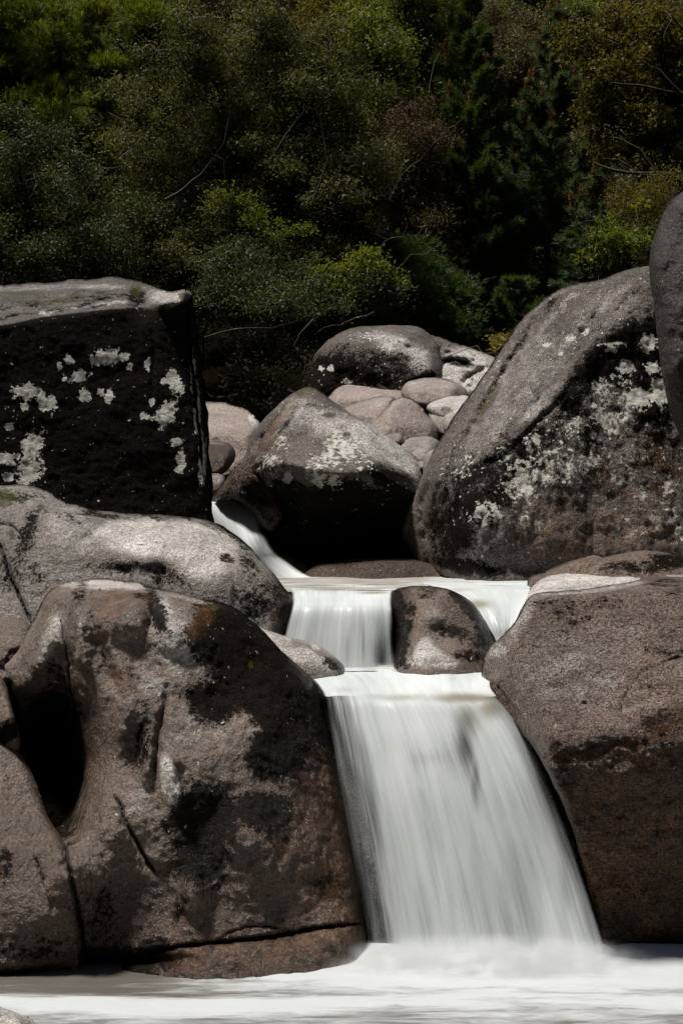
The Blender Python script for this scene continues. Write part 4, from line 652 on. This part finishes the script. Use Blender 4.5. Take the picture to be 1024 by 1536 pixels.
def broadleaf(name, label, base, crown, mat, nleaf, size, clumps=60, rc=.34, per=None, cat='tree', group=None, trunk_r=.08, limbs=22, twigs=50, aspect=.42, up=.5, bark=None, style='leaf', tintmix=.6, fork=None, droop=0.0, boughs=()):
    """crown: list of (px, py, Y, rx px, ry px, depth m, weight)"""
    b = pxl(base); b[2] = min(b[2], float(hz(b[0], b[1])) + .1) if base[1] is None else b[2]
    root = empty(name, b, label, cat, group)
    w = np.array([c[6] if len(c) > 6 else c[3] * c[4] for c in crown], float); w /= w.sum()
    CL = np.concatenate([ell_points(max(1, int(round(clumps * wi))), *c[:6]) for c, wi in zip(crown, w)]); nc = len(CL)
    cl_t = rng.uniform(0, 1, nc); cr = rc * rng.uniform(.4, 1.15, nc)
    ci = rng.choice(nc, nleaf, p=cr ** 2 / (cr ** 2).sum()); d = rng.normal(size=(nleaf, 3)) * np.array([.55, .55, .30]); P = CL[ci] + d * cr[ci][:, None]
    t = np.clip(cl_t[ci] * tintmix + rng.uniform(0, 1, nleaf) * (1 - tintmix), 0, 1)
    top = np.array([np.average(CL[:, 0]), np.average(CL[:, 1]), 0]); zc = np.sort(CL[:, 2]); forkp = pxl(fork) if fork is not None else np.array([b[0] * .5 + top[0] * .5, b[1] * .5 + top[1] * .5, zc[int(nc * .12)]])
    lines = [limb(b - np.array([0, 0, .3]), forkp, trunk_r, trunk_r * .7, 7, .10)]
    mains = CL[rng.choice(nc, min(nc, 5), replace=False)]
    tops = []
    for mpt in mains: L = limb(forkp, mpt, trunk_r * .6, trunk_r * .22, 7, .22, .06); lines.append(L); tops.append(L[0])
    TP = np.concatenate(tops)
    for i in rng.choice(nc, min(nc, limbs), replace=False):
        s = TP[np.argmin(((TP - CL[i]) ** 2).sum(1) + rng.uniform(0, .2, len(TP)))]; lines.append(limb(s, CL[i], trunk_r * .25, .007, 6, .25, .05))
    for bg_ in boughs:        # bare boughs one can see in front of the leaves: (radius, [(px, py, Y), ...])
        Q = catmull(np.array([pxl(q) for q in bg_[1]]) * 100, 12, closed=False) / 100; Q = Q + .035 * np.stack([fbm(Q + 7 * k, 4, 2) for k in range(3)], -1); lines.append((Q, np.linspace(bg_[0], bg_[0] * .3, len(Q))))
    mesh_obj('trunk', *_vf(tubes_geo(lines, 6)), bark or BARK, root, origin=b)
    if twigs:
        tw = []
        for i in rng.choice(nc, max(2, int(twigs * .55))):
            a = CL[i] + rng.normal(scale=.1, size=3); e = a + unit(rng.normal(size=3) + np.array([0, -.4, -.1])) * rng.uniform(.35, 1.1); tw.append(limb(a, e, .008, .003, 6, .3, rng.uniform(-.1, .15)))
        mesh_obj('twigs', *_vf(tubes_geo(tw, 3)), TWIG, root, origin=b)['kind'] = 'stuff'
    if style == 'leaf': V, f = leaves_geo(P, size, aspect, up, droop=droop); tv = np.repeat(t, 4)
    else:
        D = unit(P - CL[ci] + np.array([0, 0, .25])); V, f = needles_geo(P, D, size, 9, .013, .5); tv = np.repeat(np.repeat(t, 9), 3)
    mesh_obj('crown', V, [f], mat, root, attrs={'tint': tv}, smooth=False, origin=b)
    return root
def _vf(g): return g[0], [g[1]]
def pine(name, label, base, tip, mat, whorls=15, reach=1.5, tufts=16, candles=0, group=None, bare=.12, len_n=.13, r=.09, per=13, low_reach=1.0):
    b, t = pxl(base), pxl(tip); root = empty(name, b, label, 'tree', group); H = np.linalg.norm(t - b)
    tr, rr = limb(b - np.array([0, 0, .3]), t, r, .012, 12, .03); lines = [(tr, rr)]; C, D, T = [], [], []; cand = []
    for k in range(whorls):
        f = bare + (1 - bare) * (k + .5) / whorls; o = b + (t - b) * f
        R = reach * (1 - f) ** .75 * (low_reach if f < .35 else 1) + .12
        for j in range(rng.integers(4, 7)):
            a = rng.uniform(0, 2 * math.pi); L = R * rng.uniform(.65, 1.15); dirv = unit(np.array([math.cos(a), math.sin(a), rng.uniform(-.05, .35) + .5 * f]))
            e = o + dirv * L; P, q = limb(o, e, .022 * (1 - f) + .006, .004, 6, .16, -.06); P[:, 2] += np.linspace(0, .14 * L, 6) ** 1.2; lines.append((P, q)); bt = rng.uniform(0, 1)
            n = max(3, int(tufts * L / reach * 1.3)); s = rng.uniform(.22, 1.0, n) ** .8; i = np.clip((s * 5).astype(int), 0, 4); fr = s * 5 - i
            pos = P[i] + (P[i + 1] - P[i]) * fr[:, None]; side = rng.normal(size=(n, 3)) * np.array([1, 1, .5]) * (.16 * L * (1.15 - s))[:, None]
            C.append(pos + side); D.append(unit(dirv + side * 2 + np.array([0, 0, .35]))); T.append(np.clip(.55 * bt + .45 * rng.uniform(0, 1, n) + .2 * (f - .4), 0, 1))
            if candles and f > .45 and rng.uniform() < candles:
                cand.append(P[-1])
                if rng.uniform() < .6: cand.append(P[-2] + rng.normal(scale=.08, size=3))
        n = 6; C.append(np.repeat(o[None], n, 0) + rng.normal(scale=.05, size=(n, 3))); D.append(unit(rng.normal(size=(n, 3)) + np.array([0, 0, .8]))); T.append(rng.uniform(0, 1, n))
    mesh_obj('trunk', *_vf(tubes_geo(lines, 6)), BARKP, root, origin=b)
    C, D, T = map(np.concatenate, (C, D, T)); V, f = needles_geo(C, D, len_n, per, .016, .55)
    mesh_obj('crown', V, [f], mat, root, attrs={'tint': np.repeat(np.repeat(T, per), 3)}, smooth=False, origin=b)
    if cand:
        cand.append(t); cl, ca, cd = [], [], []
        for c in cand:
            h = rng.uniform(.16, .38); n = int(h * 110); z = rng.uniform(0, h, n); ca.append(c + np.c_[rng.normal(scale=.006, size=(n, 2)), z]); cd.append(np.c_[rng.normal(scale=.45, size=(n, 2)), np.ones(n)])
        ca, cd = np.concatenate(ca), np.concatenate(cd); V, f = needles_geo(ca, cd, .06, 4, .018, .35)
        mesh_obj('shoots', V, [f], LM['candle'], root, attrs={'tint': rng.uniform(0, 1, len(V))}, smooth=False, origin=b)['kind'] = 'stuff'
    return root

# --- the trees one can tell apart
broadleaf('tree', 'tall yellow-green feathery tree in the top left corner', (60, 470, 24), [(60, 60, 24, 130, 110, 1.2), (170, 60, 24.3, 70, 80, .9), (90, 180, 23.7, 110, 80, 1.0), (-90, 120, 24, 120, 160, 1.2)], LM['yellow'], 26000, .12, 120, .36, style='needle', trunk_r=.12, twigs=40)
broadleaf('tree', 'dark small-leaved evergreen above the square block at the left edge', (40, 520, 21), [(60, 250, 21.2, 90, 90, .9), (70, 360, 20.8, 100, 90, .9), (-70, 330, 21, 110, 120, 1.0), (150, 400, 21.2, 70, 60, .7)], LM['glossy'], 60000, .06, 150, .33, trunk_r=.09)
broadleaf('tree', 'big grey-green evergreen with glinting leaves filling the centre left', (240, 560, 22.5), [(400, 90, 22, 150, 110, 1.2), (300, 150, 22.2, 120, 120, 1.2), (470, 200, 21.6, 120, 130, 1.1), (360, 270, 21.8, 150, 110, 1.1), (250, 330, 22.4, 110, 100, .9), (520, 290, 21.4, 70, 100, .8), (420, 360, 21.5, 110, 80, .9), (330, 410, 22, 120, 60, .9), (250, 440, 22.3, 90, 50, .8)], LM['olive'], 150000, .066, 300, .36, trunk_r=.16, limbs=50, twigs=130, boughs=[(.03, [(250, 300, 20.9), (300, 262, 20.8), (335, 215, 20.8), (350, 150, 20.9)]), (.022, [(470, 300, 20.5), (490, 240, 20.4), (480, 170, 20.5)]), (.022, [(400, 250, 20.8), (430, 200, 20.7), (470, 150, 20.8)]), (.02, [(290, 400, 21.2), (330, 370, 21), (390, 362, 20.9)])])
broadleaf('tree', 'overhanging bush with bright yellow-green tips above the dark pool bank', (540, 580, 21.5), [(520, 440, 20.2, 70, 40, .7), (550, 420, 20.2, 40, 34, .5), (440, 420, 20.4, 70, 34, .6), (470, 470, 20.4, 90, 30, .6), (370, 440, 20.2, 70, 40, 1.2), (340, 400, 20.4, 70, 40, 1.0), (420, 455, 19.4, 90, 26, .9)], LM['glossy'], 60000, .058, 170, .3, cat='bush', trunk_r=.05, twigs=70, boughs=[(.022, [(470, 470, 19.2), (420, 488, 18.9), (360, 494, 18.8), (305, 505, 18.8)]), (.016, [(470, 480, 19.0), (448, 500, 18.8), (440, 520, 18.8)]), (.014, [(560, 470, 19.4), (510, 485, 19.1), (470, 500, 19.0)])], bark=TWIG)
broadleaf('bush', 'bright yellow-green spray of foliage hanging over the dark bank', (570, 540, 20.4), [(550, 415, 20.0, 40, 26, .5), (510, 430, 19.9, 40, 20, .5), (572, 442, 20.0, 20, 24, .3)], LM['yellow'], 12000, .07, 30, .22, cat='bush', trunk_r=.02, limbs=8, twigs=6)
broadleaf('bush', 'yellow-green leafy shoots in the middle of the grey-green tree', (300, 540, 21.4), [(375, 330, 20.6, 26, 40, .3), (420, 345, 20.5, 34, 16, .3), (350, 300, 20.7, 14, 22, .2)], LM['yellow'], 2600, .055, 18, .2, cat='bush', trunk_r=.02, limbs=8, twigs=6)
broadleaf('tree', 'light green airy tree at the top between the evergreen and the pines', (590, 500, 27), [(590, 70, 27, 90, 80, 1.2), (560, 150, 26.6, 70, 60, 1.0), (640, 130, 27.2, 60, 70, 1.0), (600, 10, 27, 80, 50, 1.0)], LM['fresh'], 52000, .085, 120, .38, trunk_r=.11, twigs=80)
broadleaf('bush', 'rusty brown heath bush left of the darker pine', (620, 500, 25), [(620, 200, 25, 50, 50, .8), (600, 280, 24.8, 50, 60, .7), (630, 330, 25, 40, 50, .7), (580, 240, 25, 34, 40, .6)], LM['brown'], 36000, .06, 80, .32, cat='bush', trunk_r=.06, twigs=120, boughs=[(.04, [(585, 300, 24.1), (605, 260, 24), (632, 243, 24), (668, 246, 24.1)]), (.028, [(605, 262, 24), (600, 225, 24), (622, 195, 24.1)]), (.022, [(632, 243, 24), (650, 215, 24), (672, 205, 24.1)])])
broadleaf('bush', 'low dark green bush at the foot of the darker pine', (600, 560, 22), [(620, 470, 22, 60, 40, .7), (590, 400, 22.5, 34, 50, .6), (650, 430, 22.4, 40, 50, .6)], LM['pine'], 14000, .11, 70, .30, style='needle', cat='bush', trunk_r=.05, twigs=20)
pine('pine_tree', 'darker pine with a reddish trunk, left of the pair', (704, 545, 26), (704, -30, 26), LM['pine'], 22, 1.4, 95, .12, len_n=.16, low_reach=.85)
pine('pine_tree', 'bluish pine topped with orange shoots, right of the pair', (818, 500, 27), (828, 15, 27), LM['bluepine'], 21, 1.6, 100, .95, len_n=.16)
pine('pine_tree', 'slim dark pine standing between the pair of bigger pines', (764, 520, 28), (770, 190, 28), LM['pine'], 13, 1.1, 50, .2, len_n=.15)
pine('pine_tree', 'young bluish pine rising behind the leaning boulder', (900, 470, 25), (905, 250, 25), LM['bluepine'], 10, .9, 50, .5, r=.05)
pine('pine_tree', 'stunted young pine with soft tufts above the yellow shrub', (775, 540, 22), (770, 425, 22), LM['pine'], 7, .7, 40, 0, r=.03, bare=.0)
broadleaf('tree', 'gnarled oak with dark crooked limbs in the top right corner', (1090, 420, 23), [(960, 60, 22.6, 90, 70, .9), (900, 90, 22.8, 50, 60, .7), (1010, 130, 22.4, 60, 80, .8), (950, 190, 22.6, 70, 60, .8), (1080, 80, 22.8, 90, 120, 1.0), (990, 250, 22.5, 60, 40, .6)], LM['oak'], 44000, .075, 150, .32, trunk_r=.14, limbs=55, twigs=170, fork=(1040, 170, 22.8), aspect=.55, boughs=[(.055, [(1110, 300, 22.0), (1040, 268, 21.7), (985, 262, 21.6), (930, 258, 21.7), (890, 245, 21.9)]), (.035, [(1080, 150, 21.8), (1020, 140, 21.6), (970, 130, 21.6), (915, 122, 21.7)]), (.03, [(985, 262, 21.6), (960, 225, 21.6), (920, 205, 21.7)]), (.03, [(1060, 90, 21.8), (1010, 60, 21.7), (985, 20, 21.8)]), (.025, [(1020, 140, 21.6), (990, 105, 21.6), (960, 90, 21.7)]), (.028, [(1040, 268, 21.7), (1000, 310, 21.6), (970, 330, 21.7)])])
broadleaf('bush', 'fresh yellow-green sapling peeking over the leaning boulder', (930, 440, 19.5), [(920, 365, 19.5, 36, 34, .5), (945, 345, 19.6, 30, 30, .4), (905, 350, 19.6, 18, 22, .3)], LM['yellow'], 2600, .075, 34, .18, cat='sapling', trunk_r=.02, twigs=20, limbs=20)
broadleaf('bush', 'ochre broom bush beside the rough dark boulder at the right edge', (975, 420, 21), [(965, 340, 21, 30, 40, .5), (950, 300, 21.2, 30, 30, .5), (985, 300, 21.3, 26, 40, .5)], LM['oak'], 6000, .05, 34, .24, cat='bush', trunk_r=.03, twigs=40, up=.2)
broadleaf('bush', 'small golden-yellow shrub in the notch beside the leaning boulder', (752, 545, 17.5), [(752, 514, 17.5, 14, 13, .25), (764, 508, 17.6, 9, 8, .2)], LM['autumn'], 420, .055, 12, .12, cat='shrub', trunk_r=.012, twigs=6, limbs=6)
broadleaf('bush', 'tan heathery bush near the top between the two pine tips', (760, 320, 32), [(760, 60, 32, 50, 50, .9), (740, 110, 31.6, 40, 40, .7), (790, 110, 32, 40, 50, .8)], LM['tan'], 24000, .08, 60, .36, cat='bush', trunk_r=.05, twigs=50)
broadleaf('bush', 'leafy green bush at the very top behind the bluish pine', (830, 300, 33), [(800, 20, 33, 60, 40, .9), (860, 40, 33, 40, 50, .8)], LM['fresh'], 22000, .09, 56, .38, cat='bush', trunk_r=.05, twigs=30)
broadleaf('tree', 'dark evergreen behind the feathery tree and the grey-green one', (200, 500, 28), [(210, 40, 28, 90, 90, 1.2), (180, 170, 27.5, 80, 90, 1.2), (230, 250, 27, 70, 80, 1.2), (120, 300, 27, 80, 60, 1.0)], LM['olive'], 36000, .09, 110, .45, trunk_r=.12, twigs=60)
broadleaf('tree', 'olive tree filling the gap behind the brown heath bush', (600, 520, 30), [(560, 300, 29, 80, 90, 1.2), (640, 220, 30, 80, 100, 1.2), (520, 60, 30, 70, 80, 1.2), (680, 380, 29, 70, 80, 1.0)], LM['oak'], 36000, .09, 110, .45, trunk_r=.12, twigs=90)
broadleaf('tree', 'olive-brown tree behind the young bluish pine', (900, 480, 31), [(900, 260, 31, 80, 80, 1.2), (960, 350, 30, 70, 70, 1.2), (860, 380, 30, 60, 60, 1.0), (700, 60, 34, 60, 60, 1.0)], LM['tan'], 30000, .09, 90, .45, trunk_r=.1, twigs=70)
# --- hillside scrub
kinds = ['brown', 'glossy', 'tan', 'olive', 'glossy', 'fresh', 'brown', 'pine']
for i in range(46):
    Yh = rng.uniform(29, 46); px = rng.uniform(-150, 1170); xw = (px - 512) / F * Yh; zt = float(hz(xw, Yh)); py = 768 - (zt + .5 - CAMZ) / Yh * F
    if py < -80: continue
    k = kinds[i % len(kinds)]; w = rng.uniform(45, 85); hgt = rng.uniform(30, 60)
    broadleaf('shrub', {'brown': 'brown heath shrub on the shaded hillside behind the trees', 'glossy': 'dark green shrub on the shaded hillside behind the trees', 'tan': 'tan heather shrub on the shaded hillside behind the trees', 'olive': 'grey-green shrub on the shaded hillside behind the trees', 'fresh': 'light green shrub on the shaded hillside behind the trees', 'pine': 'needle-leaved dark shrub on the shaded hillside behind the trees'}[k], (px, py + 30, Yh),
              [(px, py - hgt * .4, Yh, w, hgt, 1.0)], LM[k], 9000, .10, 30, .45, cat='shrub', group={'glossy': 'dark green', 'pine': 'needle-leaved', 'fresh': 'light green', 'olive': 'grey-green'}.get(k, k) + ' shrubs on the hillside', trunk_r=.04, limbs=8, twigs=16)
# --- ground cover
def cover(name, n, size, mat, region, hgt, kindlabel=None):
    x0, x1, y0, y1 = region; P = np.c_[rng.uniform(x0, x1, n), rng.uniform(y0, y1, n)]; cl = fbm(np.c_[P * .9, np.zeros(n)], 1, 3)
    z = hz(P[:, 0], P[:, 1]); C = np.c_[P, z + np.clip(.25 + cl, .03, 1.2) * hgt * rng.uniform(0, 1, n) ** .7]
    V, f = leaves_geo(C, size, .4, .5); tag(mesh_obj(name, V, [f], mat, attrs={'tint': np.repeat(np.clip(.5 + .5 * cl + rng.normal(scale=.2, size=n), 0, 1), 4)}, smooth=False), kind='stuff')
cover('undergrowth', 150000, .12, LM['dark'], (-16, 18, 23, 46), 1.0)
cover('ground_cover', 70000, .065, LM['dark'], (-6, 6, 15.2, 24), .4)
